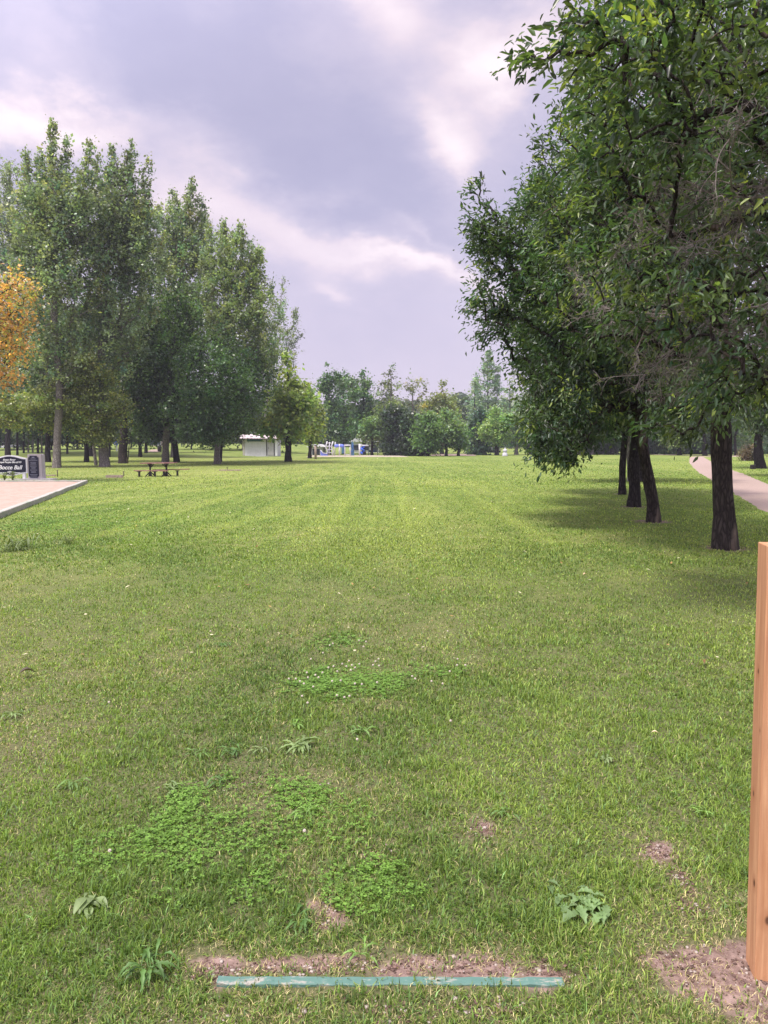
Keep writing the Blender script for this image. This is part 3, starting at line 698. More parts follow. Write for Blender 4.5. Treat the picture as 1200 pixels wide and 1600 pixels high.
beam((cA.x - .1, cA.y), (cD.x, cD.y), .13, .12, 'grey timber along the far end of the red court, in front of the sign')

# ------------------------------------------------------------------ court sign and stone pillar
M_navy = surf('navy_paint', (.006, .007, .02), (.012, .013, .035), 6, .45, .05)
M_signwhite = surf('sign_white', (.66, .66, .68), (.78, .78, .80), 12, .55, .1)
M_letters = surf('lettering', (.75, .75, .77), (.85, .85, .87), 12, .5, 0)
M_stone = surf('cast_stone', (.34, .31, .31), (.50, .46, .455), 45, .9, .5, c3=(.40, .37, .37))
M_base = surf('concrete_base', (.50, .48, .45), (.62, .60, .57), 20, .9, .3)
M_plaque_txt = surf('plaque_text', (.28, .28, .34), (.34, .34, .40), 12, .5, 0)
def text(body, size, name, mat, parent, loc, shear=.25, off=.0, sx=1.0):
    cu = bpy.data.curves.new(name, 'FONT'); cu.body = body; cu.size = size; cu.align_x = 'CENTER'; cu.align_y = 'CENTER'
    cu.shear = shear; cu.offset = off; cu.extrude = .004
    tmp = bpy.data.objects.new('tmp', cu); C.objects.link(tmp)
    dg = bpy.context.evaluated_depsgraph_get(); me = bpy.data.meshes.new_from_object(tmp.evaluated_get(dg))
    bpy.data.objects.remove(tmp); me.materials.clear(); me.materials.append(mat)
    o = bpy.data.objects.new(name, me); C.objects.link(o); o.parent = parent; o.location = loc; o.rotation_euler = (R(90), 0, 0); o.scale = (sx, 1, 1)
    return o
sp = G(55, 750); DS = sp.y; PXM = DS / F                    # metres per pixel at the sign
def stone_pillar():
    t = thing('stone_pillar', 'grey stone pillar with a dark notched plaque beside the court sign', 'monument', (Wp(55, 750, DS).x, DS, TZ(sp.x, DS)))
    w_, h_ = 22.5 * PXM, 40.5 * PXM
    m = MB(); m.prism([(-w_ / 2, 0), (w_ / 2 + .02, 0), (w_ / 2 + .0, h_ * .98), (w_ / 2 - .05, h_), (-w_ / 2 + .05, h_ * 1.0), (-w_ / 2, h_ * .985)], 0, .34)
    bmesh.ops.bevel(m.bm, geom=m.bm.edges[:], offset=.02, segments=2, affect='EDGES')
    m.build('body', M_stone, t)
    pw, ph, c = 16.5 * PXM / 2, 36 * PXM, 2.2 * PXM; z0 = 3 * PXM; px = -.04
    out = [(-pw + c, z0), (pw - c, z0), (pw - c, z0 + c), (pw, z0 + c * 1.3), (pw, z0 + ph - c * 1.3), (pw - c, z0 + ph - c), (pw - c, z0 + ph), (-pw + c, z0 + ph), (-pw + c, z0 + ph - c), (-pw, z0 + ph - c * 1.3), (-pw, z0 + c * 1.3), (-pw + c, z0 + c)]
    out = [(x * .95 + px, z0 + (z - z0) * .97) for x, z in out]
    pl = MB().prism(out, -.03, .01).build('plaque', M_navy, t)
    ln = MB(); r = random.Random(3); z = z0 + ph * .90
    ln.box((px, -.034, z), (pw * .5, .006, .03)); z -= .075
    for k in range(15):
        if k in (2, 11): z -= .035
        ln.box((px, -.034, z), (pw * r.uniform(.75, 1.45) if k not in (1, 13) else pw * 1.6, .006, .014)); z -= .058
    ln.build('inscription', M_plaque_txt, pl)
    MB().box((0.1, .15, .02), (w_ + .75, .6, .09), bev=.01).build('footing', M_base, t)
stone_pillar()
def court_sign():
    cx = Wp(14, 740, DS).x; t = thing('court_sign', 'dark blue and white lettered sign board at the left edge behind the court', 'sign', (cx, DS + .12, TZ(sp.x, DS)))
    hw = 27 * PXM; zb = 8.5 * PXM; zt = 34.2 * PXM; arch = 4.4 * PXM
    def outline(inset):
        w_ = hw - inset; o = [(-w_, zb + inset + .03)]
        for i in range(13): x = -w_ + 2 * w_ * i / 12; o.append((x, zb + inset - .06 * math.cos((i - 6) / 6 * 3.14) * 1.0))
        o.append((w_, zb + inset + .03))
        top = []
        for i in range(25):
            x = w_ - 2 * w_ * i / 24; f = max(0, math.cos(min(1, abs(x) / w_ * 1.12) * math.pi / 2)) ** 1.4; top.append((x, zt - inset + arch * f))
        return o[1:-1] + top
    fr = MB().prism(outline(0), -.02, .10).build('frame', M_signwhite, t)
    pn = MB().prism(outline(1.9 * PXM), -.035, .05).build('panel', M_navy, t)
    text('Swan River', 3.6 * PXM, 'lettering', M_letters, pn, (-.01, -.042, 31.4 * PXM), .3, .0026, 1.2)
    text('Royal Purple Elks #193', 3.6 * PXM, 'lettering', M_letters, pn, (.02, -.042, 27.6 * PXM), .3, .0026, 1.06)
    text('Bocce Ball', 8.9 * PXM, 'lettering', M_letters, pn, (.02, -.042, 19.3 * PXM), .3, .0045, .98)
    e = MB()
    for s in (-1, 1):
        e.box((s * 11.5 * PXM, -.04, 11.2 * PXM), (10 * PXM, .01, .03))
    for k in range(9):                                       # small crest: spread antlers over a shield
        a = -1.2 + 2.4 * k / 8; r0 = 1.4 * PXM
        e.box((math.sin(a) * 3.0 * PXM, -.04, 11.4 * PXM + math.cos(a) * 1.5 * PXM), (.035, .01, 2.0 * PXM), Matrix.Rotation(a, 3, 'Y'))
    e.prism([(-2.1 * PXM, 12.2 * PXM), (2.1 * PXM, 12.2 * PXM), (1.5 * PXM, 10.6 * PXM), (0, 9.8 * PXM), (-1.5 * PXM, 10.6 * PXM)], -.045, -.036)
    e.build('emblem', M_letters, pn)
    for s in (-1, 1):
        MB().box((s * (hw - .16), .04, zb / 2 - .05), (.12, .12, zb + .2)).build('leg', M_signwhite, t)
    MB().box((0, .05, .01), (2 * hw, .35, .07), bev=.01).build('footing', M_base, t)
court_sign()
for px, sz, lab in ((7, .36, 'young leafy plant in front of the sign at the left edge'), (20, .42, 'taller yellow green plant in front of the right half of the sign')):
    p = G(px, 751.5); r = random.Random(px); V = []; Q = []; cs = []
    for i in range(70):
        a = r.uniform(0, 6.28); h = sz * r.random() ** .8; rad = sz * .42 * (.4 + h / sz) * r.random(); c = Vector((math.cos(a) * rad, math.sin(a) * rad, h))
        d = Vector((math.cos(a), math.sin(a), r.uniform(-.2, 1))).normalized() * .07; s = Vector((-math.sin(a), math.cos(a), r.uniform(-.3, .3))) * .028
        b = len(V); V += [c - d, c + s, c + d, c - s]; Q.append((b, b + 1, b + 2, b + 3)); f = r.uniform(.6, 1.3); cs.append((.19 * f, .25 * f, .06 * f))
    t = thing('flower_bed_plant', lab, 'plant', p)
    npmesh('leaves', [tuple(v) for v in V], quads=Q, mat=M_weed, parent=t, fcol=np.array(cs))
    st = MB()
    for k in range(5): a = k * 1.3; st.tube([(0, 0, -.02), (math.cos(a) * sz * .1, math.sin(a) * sz * .1, sz * .4), (math.cos(a) * sz * .25, math.sin(a) * sz * .25, sz * .85)], .006, 5)
    st.build('stems', surf('plant_stem', (.12, .1, .04), (.2, .18, .06)), t)

# ------------------------------------------------------------------ picnic table
M_plank = surf('maroon_plank', (.15, .062, .055), (.25, .12, .105), 14, .6, .25, (1, 1, 1), c3=(.33, .20, .18), spec=.4)
M_iron = surf('dark_iron', (.010, .008, .008), (.025, .019, .017), 20, .5, .1)
def picnic_table():
    p = G(248, 744.3); s = p.y / F; t = thing('picnic_table', 'maroon plank picnic table with separate benches on dark metal legs under the trees', 'table', p, R(0))
    def planks(name, x0, x1, y0, y1, z0, z1, n, th=.045):
        m = MB(); dy = (y1 - y0) / n; d = Vector((x1 - x0, 0, z1 - z0)); rot = Matrix.Rotation(-math.atan2(z1 - z0, x1 - x0), 3, 'Y')
        for i in range(n): m.box(((x0 + x1) / 2, y0 + dy * (i + .5), (z0 + z1) / 2), (d.length, dy - .012, th), rot, .006)
        return m.build(name, M_plank, t)
    Z = 21.4 * s
    planks('tabletop', -25.5 * s, 27 * s, -.35, .40, Z - .03, Z - .01, 6)
    for x in (-13 * s, 12.3 * s):
        m = MB(); m.box((x, 0, Z / 2 - .03), (.07, .07, Z - .08)); m.box((x, 0, Z - .075), (.06, .66, .05))
        for sy in (-1, 1): m.tube([(x, 0, Z * .6), (x, sy * .26, Z - .09)], .022, 6)
        m.tube([(x, 0, Z * .62), (x + (.2 if x < 0 else -.2), 0, Z - .07)], .024, 6)
        for ax, ay in ((.17, -.12), (-.17, -.12), (.17, .12), (-.17, .12)): m.tube([(x, 0, .25), (x + ax, ay * 2.2, .0)], [.026, .03], 6)
        m.build('pedestal', M_iron, t)
    zb = 9.8 * s
    for (x0, x1, y, legs, z1) in ((-31 * s, 20 * s, -.62, (-24 * s, 0 * s), zb - .02), (-14 * s, 43 * s, .62, (2.5 * s, 24 * s), zb + .03)):
        b = planks('bench', x0, x1, y - .14, y + .14, zb - .01, z1, 2)
        for lx in legs:
            m = MB(); m.box((lx, y, zb / 2 - .03), (.085, .085, zb)); m.box((lx, y, zb - .05), (.2, .2, .03), bev=.004); m.build('bench_leg', M_iron, b)
picnic_table()

# ------------------------------------------------------------------ low boards with pegs
M_oldwood = surf('grey_board', (.20, .15, .12), (.36, .29, .24), 12, .9, .4)
M_peg = surf('rusty_peg', (.03, .022, .02), (.07, .05, .04), 20, .7, .2)
def pit(px0, px1, py, pegx, pegy, pegtop, h, lab):
    a = G(px0, py); b = G(px1, py); t = thing('throwing_pit', lab, 'game pit', a, 0, 'pits with a peg and a low board on the lawn')
    ln = b.x - a.x; MB().box((ln / 2, .04, h / 2), (ln, .09, h + .04), bev=.008).build('backboard', M_oldwood, t)
    q = G(pegx, pegy); hh = (pegy - pegtop) * q.y / F
    MB().tube([(q.x - a.x, q.y - a.y, -.05), (q.x - a.x, q.y - a.y, hh)], .022, 8).build('peg', M_peg, t)
pit(165, 193, 746.5, 193.5, 744, 736, .11, 'low brown board with a short peg left of the picnic table')
pit(70, 85, 744, 90, 745, 734, .05, 'low dark board with a peg right of the stone pillar')
pit(342, 377, 735.5, 355, 734, 729, .05, 'low pale board with a small peg right of the picnic table')

# ------------------------------------------------------------------ white shed
def shed():
    o_ = G(383, 712.0); s = o_.y / F; D = o_.y
    M_wall = surf('shed_wall', (.55, .54, .58), (.66, .65, .69), 4, .7, .1); M_roof = surf('shed_roof', (.52, .44, .45), (.58, .50, .50), 2, .6, .05, (1, 1, 1))
    M_door = surf('shed_door', (.38, .37, .36), (.47, .46, .45), 8, .7, .1); M_green = surf('shed_green', (.010, .07, .055), (.02, .10, .08), 6, .6, .1); M_gap = surf('shed_gap', (.02, .02, .02), (.05, .045, .04), 6)
    t = thing('park_shed', 'small white concession shed with a low pitched pinkish roof beyond the lawn', 'shed', (o_.x, D, o_.z))
    W_, H, dp = 50 * s, 26 * s, 3.2
    MB().box((W_ / 2, dp / 2, H / 2 - .1), (W_, dp, H + .2)).build('wall', M_wall, t)
    MB().box((-2.2 * s, 1.2, H / 2 - .1), (4.0 * s, 2.0, H + .0)).build('annex', surf('annex', (.36, .34, .31), (.45, .43, .4), 8), t)
    r = MB(); r.prism([(0, 0), (1, 0), (1, 1), (0, 1)], 0, 1); r.bm.clear()
    e0, e1 = -9.5 * s, W_ + 2.5 * s
    x = lambda px: (px - 383) * s
    V = [(x(376.5), -.6, H + .03), (x(434), -.6, H + .03), (x(437), 1.7, H + 6.8 * s), (x(373), 1.7, H + 6.8 * s), (x(376.5), dp + .5, H + .0), (x(434), dp + .5, H + .0)]
    def slab(a, b, c, d, th): 
        lo = [r.bm.verts.new(v) for v in (a, b, c, d)]; hi = [r.bm.verts.new((v[0], v[1], v[2] + th)) for v in (a, b, c, d)]
        r.bm.faces.new(lo); r.bm.faces.new(hi)
        for i in range(4): r.bm.faces.new((lo[i], lo[(i + 1) % 4], hi[(i + 1) % 4], hi[i]))
    slab(V[0], V[1], V[2], V[3], .06); slab(V[3], V[2], V[5], V[4], .06)
    for k in range(1, 15):
        f = k / 15; a = Vector(V[0]).lerp(Vector(V[1]), f); b = Vector(V[3]).lerp(Vector(V[2]), f); r.tube([a + Vector((0, 0, .07)), b + Vector((0, 0, .07))], .02, 4)
    rf = r.build('roof', M_roof, t)
    MB().box(((x(376.5) + x(434)) / 2, -.62, H - .02), (x(434) - x(376.5), .05, .09)).build('fascia', M_gap, rf)
    MB().box((x(398.5), -.03, H - 2.2 * s), (24 * s, .08, 3.6 * s)).build('shutter', M_green, t)
    MB().box((x(416.8), -.02, H / 2 - .05), (1.3 * s, .06, H - .1)).build('post', M_gap, t)  # dark strip standing in for the shaded gap left of the door
    d = MB().box((x(423.2), -.03, H / 2 - .1), (9 * s, .07, H - .25), bev=.01).build('door', M_door, t)
    MB().box((x(419.5), -.09, H * .45), (.05, .06, .12)).build('handle', M_gap, d)
    MB().box((x(428.6), -.02, H / 2 - .05), (1.0 * s, .06, H - .1)).build('post', M_gap, t)  # shaded gap right of the door, put in as a dark strip
    MB().box((x(431.6), -.03, H / 2 - .05), (3.6 * s, .08, H - .02)).build('corner_trim', M_signwhite, t)
shed()

# ------------------------------------------------------------------ playground
M_pw = surf('play_white', (.50, .50, .52), (.62, .62, .64), 5, .4, 0); M_pb = surf('play_blue', (.02, .07, .42), (.04, .12, .55), 5, .35, 0)
M_pt = surf('play_teal', (.05, .12, .20), (.08, .18, .27), 5, .4, 0); M_pg = surf('play_grey', (.10, .11, .12), (.17, .18, .19), 5, .5, 0); M_pbl = surf('play_lightblue', (.12, .16, .55), (.2, .25, .7), 5, .4, 0)
pg0 = G(540, 712.5); DP = pg0.y; sP = DP / F
def pl(px, py=712.5, dy=0): q = Wp(px, 700, DP + dy); return Vector((q.x, DP + dy, TZ(q.x, DP + dy) + .02))
HX = lambda py: (712.5 - py) * sP
def playground():
    t = thing('climbing_frame', 'white curved tube climbing frame at the left of the playground', 'play equipment', pl(515))
    for x0 in (510, 519):
        b = (x0 - 515) * sP; m = MB(); m.tube([(b, 0, 0), (b + .15, 0, HX(705)), (b - .1, 0, HX(699)), (b + .12, 0, HX(690))], .09, 8); m.tube([(b + .25, 1.0, 0), (b + .35, 1.0, HX(691))], .07, 8); m.build('curved_post', M_pw, t)
    m = MB()
    for k in range(4): z = HX(709 - 5 * k); m.tube([(-5 * sP, 0, z), (-1 * sP, .1, z + .15), (5 * sP, 0, z + .05)], .05, 6)
    m.build('rungs', M_pw, t)
    t = thing('low_slide', 'low purple blue slide with pale rails beside the white climbing frame', 'play equipment', pl(505))
    m = MB(); m.prism([(-3.5 * sP, .0), (-4.5 * sP, HX(704)), (-3.5 * sP, HX(704)), (0, HX(709)), (7 * sP, HX(710)), (7 * sP, 0)], -.3, .3); m.build('chute', M_pbl, t)
    MB().tube([(-4 * sP, -.32, HX(703.5)), (0, -.32, HX(708)), (7 * sP, -.32, HX(709.2))], .06, 6).build('rail', M_pw, t)
    t = thing('panel_post', 'white post carrying light blue oval panels in the playground', 'play equipment', pl(530.5))
    MB().tube([(0, 0, 0), (0, 0, HX(694))], .11, 10).build('post', M_pw, t)
    for x in (-4.3, 3.6):
        m = MB(); m.lathe([(.01, -.06), (.9 * 3.6 * sP, -.05), (3.8 * sP, 0), (.9 * 3.6 * sP, .05), (.01, .06)]); bmesh.ops.transform(m.bm, matrix=Matrix.Translation((x * sP, -.1, HX(697))) @ Matrix.Rotation(R(90), 4, 'X') @ Matrix.Diagonal((1, .72, 1, 1)), verts=m.bm.verts); m.build('oval_panel', M_pbl, t)
    t = thing('play_arch', 'white square arch in the middle of the playground', 'play equipment', pl(543))
    m = MB(); m.tube([(-4.6 * sP, 0, 0), (-3.9 * sP, 0, HX(700)), (-4.6 * sP, 0, HX(696)), (4.6 * sP, 0, HX(696)), (3.9 * sP, 0, HX(700)), (4.6 * sP, 0, 0)], .09, 8); m.build('frame', M_pw, t)
    MB().box((0, .05, HX(710.5)), (7.5 * sP, .1, .08)).build('step', M_pw, t)
    t = thing('climbing_wall', 'dark teal climbing wall panel right of the white arch', 'play equipment', pl(551, dy=1))
    m = MB(); m.prism([(-2.8 * sP, 0), (2.6 * sP, 0), (1.6 * sP, HX(692)), (-1.8 * sP, HX(690))], 0, .12); m.build('panel', M_pt, t)
    for x, z in ((-1.2, 706), (.8, 703), (-.6, 699), (.5, 696)): MB().box((x * sP, -.04, HX(z)), (.14, .1, .12), bev=.03).build('hold', M_pb, t)
    t = thing('dark_panel_post', 'dark blue panel left of the white arch', 'play equipment', pl(536, dy=1)); MB().box((0, 0, HX(704)), (5 * sP, .1, 10 * sP), bev=.03).build('panel', M_pt, t); MB().tube([(2.4 * sP, 0, 0), (2.4 * sP, 0, HX(695))], .05, 6).build('post', M_pg, t)
    t = thing('slide_tower', 'bright blue spiral slide hanging from a white post and arm', 'play equipment', pl(562))
    MB().tube([(0, 0, 0), (0, 0, HX(694))], .13, 10).build('post', M_pw, t); MB().tube([(0, 0, HX(696)), (14 * sP, 0, HX(696.6))], .08, 8).build('arm', M_pw, t)
    pts = [((4.6 + 2.2 * math.cos(a)) * sP, 2.2 * sP * math.sin(a), HX(698 + 11 * i / 20)) for i, a in enumerate([k * .55 for k in range(21)])]
    MB().tube(pts, 1.5 * sP, 8).build('slide', M_pb, t)
    t = thing('swing_frame', 'thin grey swing frame at the right end of the playground', 'play equipment', pl(583, dy=6))
    sF = sP * 1.05; m = MB(); h = HX(692) + .1
    for x in (-7, 7):
        for dy in (-.9, .9): m.tube([(x * sF, dy, 0), (x * sF, 0, h)], .05, 6)
    m.tube([(-7 * sF, 0, h), (7 * sF, 0, h)], .06, 6); m.build('frame', M_pg, t)
    for x in (-4, 0, 3.5):
        sw = MB(); sw.tube([(x * sF - .2, 0, h), (x * sF - .2, 0, .6)], .015, 4); sw.tube([(x * sF + .2, 0, h), (x * sF + .2, 0, .6)], .015, 4); sw.box((x * sF, 0, .58), (.5, .3, .3), bev=.05); sw.build('swing', M_pt if x else M_pb, t)
playground()
def trunk_stub(): pass
t = thing('marker_post', 'short grey wooden post standing alone left of the playground', 'post', G(493, 717.5)); hh = 21 * t.location.y / F
MB().tube([(0, 0, -.1), (.02, 0, hh * .5), (0, 0, hh)], [.13, .12, .115], 9).build('post', M_oldwood, t); MB().lathe([(.02, hh), (.135, hh), (.13, hh + .05), (.02, hh + .06)]).build('cap', M_peg, t)
t = thing('thin_pole', 'thin dark pole between the shed and the marker post', 'pole', G(486.5, 712)); MB().tube([(0, 0, -.1), (0, 0, 2.3)], .04, 8).build('pole', M_iron, t); MB().box((0, 0, .05), (.2, .2, .12), bev=.02).build('foot', M_iron, t)

# ------------------------------------------------------------------ far buildings and small things at the edge of the park
def house(name, px0, px1, pyb, pyt, D, wall, roofc, lab, gable=True, windows=2):
    a = Wp(px0, pyb, D); b = Wp(px1, pyt, D); s = D / F; w_ = (b.x - a.x); z0 = min(a.z, TZ(a.x, D)) - .3; H = b.z - z0
    t = thing(name, lab, 'house', (a.x, D, z0)); M_w = surf('house_wall', tuple(c * .9 for c in wall), wall, 3, .8, .1); M_r = surf('house_roof', tuple(c * .8 for c in roofc), roofc, 5, .8, .2)
    MB().box((w_ / 2, 3, H / 2), (w_, 6, H)).build('wall', M_w, t)
    m = MB(); rh = min(2.2, w_ * .22); m.prism([(-.5, H + .01), (w_ + .5, H + .01), (w_ * .75, H + rh), (w_ * .25, H + rh)], -.5, 6.5); m.build('roof', M_r, t)
    for k in range(windows):
        x = w_ * (k + .5) / windows; f = MB().box((x, -.03, H * .55), (1.3, .08, 1.1)).build('window', M_signwhite, t); MB().box((x, -.08, H * .55), (1.1, .04, .9)).build('pane', surf('pane', (.03, .04, .05), (.06, .07, .09), 3, .1), f)
    return t
house('pink_house', 236, 249, 706, 677, 138, (.50, .36, .34), (.30, .22, .2), 'pinkish house showing between the trees behind the picnic table')
house('white_house', -30, 5, 706, 684, 125, (.78, .78, .80), (.3, .3, .33), 'white house at the left edge behind the trunks')
house('white_cabin', 550, 592, 708, 690.5, 128, (.74, .75, .78), (.62, .63, .66), 'white roofed building behind the playground trees', windows=3)
house('grey_house', 484, 504, 712, 698.5, 108, (.42, .43, .46), (.72, .72, .74), 'grey building with a white roof edge left of the playground', windows=1)
house('dark_shelter', 760, 780, 712, 703, 128, (.03, .035, .045), (.16, .17, .18), 'low dark shelter with a grey roof at the far edge of the lawn', windows=3)
def vehicle(px, py, w_, c, lab, name='parked_car'):
    p = G(px, py); t = thing(name, lab, 'car', p, 0); m = MB()
    m.prism([(-w_ / 2, .35), (w_ / 2, .35), (w_ / 2, .8), (w_ * .42, .9), (w_ * .25, 1.0), (w_ * .12, 1.42), (-w_ * .35, 1.45), (-w_ * .47, .95), (-w_ / 2, .85)], -.8, .8)
    bmesh.ops.bevel(m.bm, geom=m.bm.edges[:], offset=.06, segments=2, affect='EDGES'); m.build('body', surf('car_paint', c, tuple(q * 1.2 for q in c), 3, .3, 0), t)
    for x in (-w_ * .3, w_ * .3):
        for y in (-.75, .75):
            wv = MB(); wv.lathe([(.05, -.1), (.33, -.1), (.34, 0), (.33, .1), (.05, .1)]); bmesh.ops.transform(wv.bm, matrix=Matrix.Translation((x, y, .33)) @ Matrix.Rotation(R(90), 4, 'X'), verts=wv.bm.verts); wv.build('wheel', M_iron, t)
    MB().prism([(-w_ * .32, .98), (w_ * .10, .98), (w_ * .04, 1.36), (-w_ * .28, 1.38)], -.83, .83).build('window', surf('car_glass', (.02, .025, .03), (.03, .035, .04), 3, .1), t)
def urn():
    p = G(789, 713); s = p.y / F; t = thing('stone_urn', 'small pale urn shaped stone monument at the far right edge of the lawn', 'monument', p)
    pr = [(4.2, 0), (4.6, 1), (3.9, 2.5), (3.9, 4.5), (2.9, 5.2), (2.3, 6), (3.0, 7), (3.5, 8.5), (3.3, 10), (2.4, 10.8), (1.2, 11.2)]
    MB().lathe([(r * s, z * s) for r, z in pr]).build('body', surf('pale_stone', (.36, .36, .38), (.5, .5, .53), 6, .8, .2), t)
    MB().lathe([(1.2 * s, 11.1 * s), (1.4 * s, 12 * s), (.9 * s, 13 * s), (.2 * s, 13.4 * s)]).build('finial', surf('pale_stone', (.36, .36, .38), (.5, .5, .53), 6, .8, .2), t)
urn()
def litter_bin():
    p = G(249.5, 706); s = p.y / F; t = thing('litter_bin', 'dark litter bin beside the light path behind the picnic table', 'bin', p)
    MB().lathe([(3.0 * s, 0), (3.4 * s, 7.0 * s), (3.2 * s, 7.2 * s)]).build('barrel', M_iron, t); MB().lathe([(3.5 * s, 7.2 * s), (3.5 * s, 7.7 * s), (1.2 * s, 9 * s)]).build('lid', M_iron, t)
litter_bin()
def blue_sign():
    p = G(182.5, 705); s = p.y / F; t = thing('park_sign', 'blue and white sign on a white post between the left trunks', 'sign', p)
    MB().box((.0, 0, 9 * s / 2), (2.0 * s, .12, 10 * s)).build('post', M_pw, t)
    b = MB().box((-.8 * s, -.1, 15.5 * s), (6 * s, .08, 12.5 * s), bev=.02).build('board', M_pb, t)
    m = MB(); m.lathe([(1.1 * s, -.02), (2.1 * s, -.02), (2.1 * s, .02), (1.1 * s, .02)]); bmesh.ops.transform(m.bm, matrix=Matrix.Translation((-.8 * s, -.16, 18.5 * s)) @ Matrix.Rotation(R(90), 4, 'X'), verts=m.bm.verts); m.build('symbol', M_pw, b)
    MB().box((-1.6 * s, -.16, 12 * s), (2 * s, .03, 3 * s)).build('symbol', M_pw, b)
blue_sign()
# ------------------------------------------------------------------ trees
def lobe_points(lobes, r):
    P = []; S = []
    for lb in lobes:
        if lb[0] == 'e':
            _, c, rad, n = lb[:4]; pw = lb[4] if len(lb) > 4 else .42
            v = r.normal(size=(n, 3)); v /= np.linalg.norm(v, axis=1)[:, None]
            P.append(np.array(c) + v * (r.random((n, 1)) ** pw) * np.array(rad)); S.append(np.ones(n))
        else:
            _, a, b, rad, n = lb; a = np.array(a); b = np.array(b); t = r.random(n) ** .8
            v = r.normal(size=(n, 3)); v[:, 2] *= .4; v /= np.linalg.norm(v, axis=1)[:, None]
            rr = rad * np.clip(1 - t, 0, 1) ** .75 + .12
            P.append(a + (b - a) * t[:, None] + v * (rr * r.random(n) ** .5)[:, None]); S.append(.35 + .65 * (1 - t))
    return np.concatenate(P), np.concatenate(S)
def tubes_mesh(paths, seg, twist=0, noise=0):
    V, Q = [], []; o = 0
    for pts, rad in paths:
        pts = np.asarray(pts, float); n = len(pts); d = np.gradient(pts, axis=0); d /= np.linalg.norm(d, axis=1)[:, None] + 1e-9
        ref = np.where(np.abs(d[:, 2:3]) < .9, np.array([[0, 0, 1.]]), np.array([[1., 0, 0]]))
        if np.abs(d[:, 2]).mean() > .6: ref = np.repeat(np.array([[1., 0, 0]]), n, 0)
        else: ref = np.repeat(np.array([[0, 0, 1.]]), n, 0)
        a = np.cross(d, ref); a /= np.linalg.norm(a, axis=1)[:, None] + 1e-9; b = np.cross(d, a)
        th = np.arange(seg) * 2 * np.pi / seg
        rr = np.asarray(rad)[:, None] * np.ones((n, seg))
        if noise:
            zz = np.arange(n)[:, None] * 0.45; rr = rr * (1 + noise * (vnoise(np.cos(th)[None] * 2.2 + 7 + zz * 0, np.sin(th)[None] * 2.2 + zz, 3) - .5) * 2)
        P = pts[:, None] + a[:, None] * (np.cos(th)[None, :, None] * rr[..., None]) + b[:, None] * (np.sin(th)[None, :, None] * rr[..., None])
        V.append(P.reshape(-1, 3)); id_ = np.arange(n * seg).reshape(n, seg) + o; nx_ = np.roll(id_, -1, 1)
        Q.append(np.stack([id_[:-1], nx_[:-1], nx_[1:], id_[1:]], -1).reshape(-1, 4)); o += n * seg
    return np.concatenate(V), np.concatenate(Q)
def leaves(centers, dirs, sizes, cols, r, folded=False, droop=.25, wr=.42):
    n = len(centers); d = dirs + r.normal(0, .55, (n, 3)); d[:, 2] -= droop; d /= np.linalg.norm(d, axis=1)[:, None]
    up = r.normal(0, .6, (n, 3)); up[:, 2] += 1.0
    s = np.cross(d, up); s /= np.linalg.norm(s, axis=1)[:, None] + 1e-9; nn = np.cross(s, d)
    L_ = sizes[:, None]; c = centers
    if folded:
        cup = nn * L_ * .07
        tip = c + d * L_ - nn * L_ * .12
        V = np.stack([c, c + d * L_ * .35 + s * L_ * wr * .5 + cup, c + d * L_ * .75 + s * L_ * wr * .32 + cup * .3, tip, c + d * L_ * .75 - s * L_ * wr * .32 + cup * .3, c + d * L_ * .35 - s * L_ * wr * .5 + cup], 1).reshape(-1, 3)
        k = np.arange(n) * 6; Q = np.concatenate([np.stack([k, k + 1, k + 2, k + 3], 1), np.stack([k, k + 3, k + 4, k + 5], 1)]); return V, Q, np.concatenate([cols, cols])
    V = np.stack([c - d * L_ * .5, c + s * L_ * wr * .6, c + d * L_ * .5, c - s * L_ * wr * .6], 1).reshape(-1, 3)
    k = np.arange(n) * 4; return V, np.stack([k, k + 1, k + 2, k + 3], 1), cols
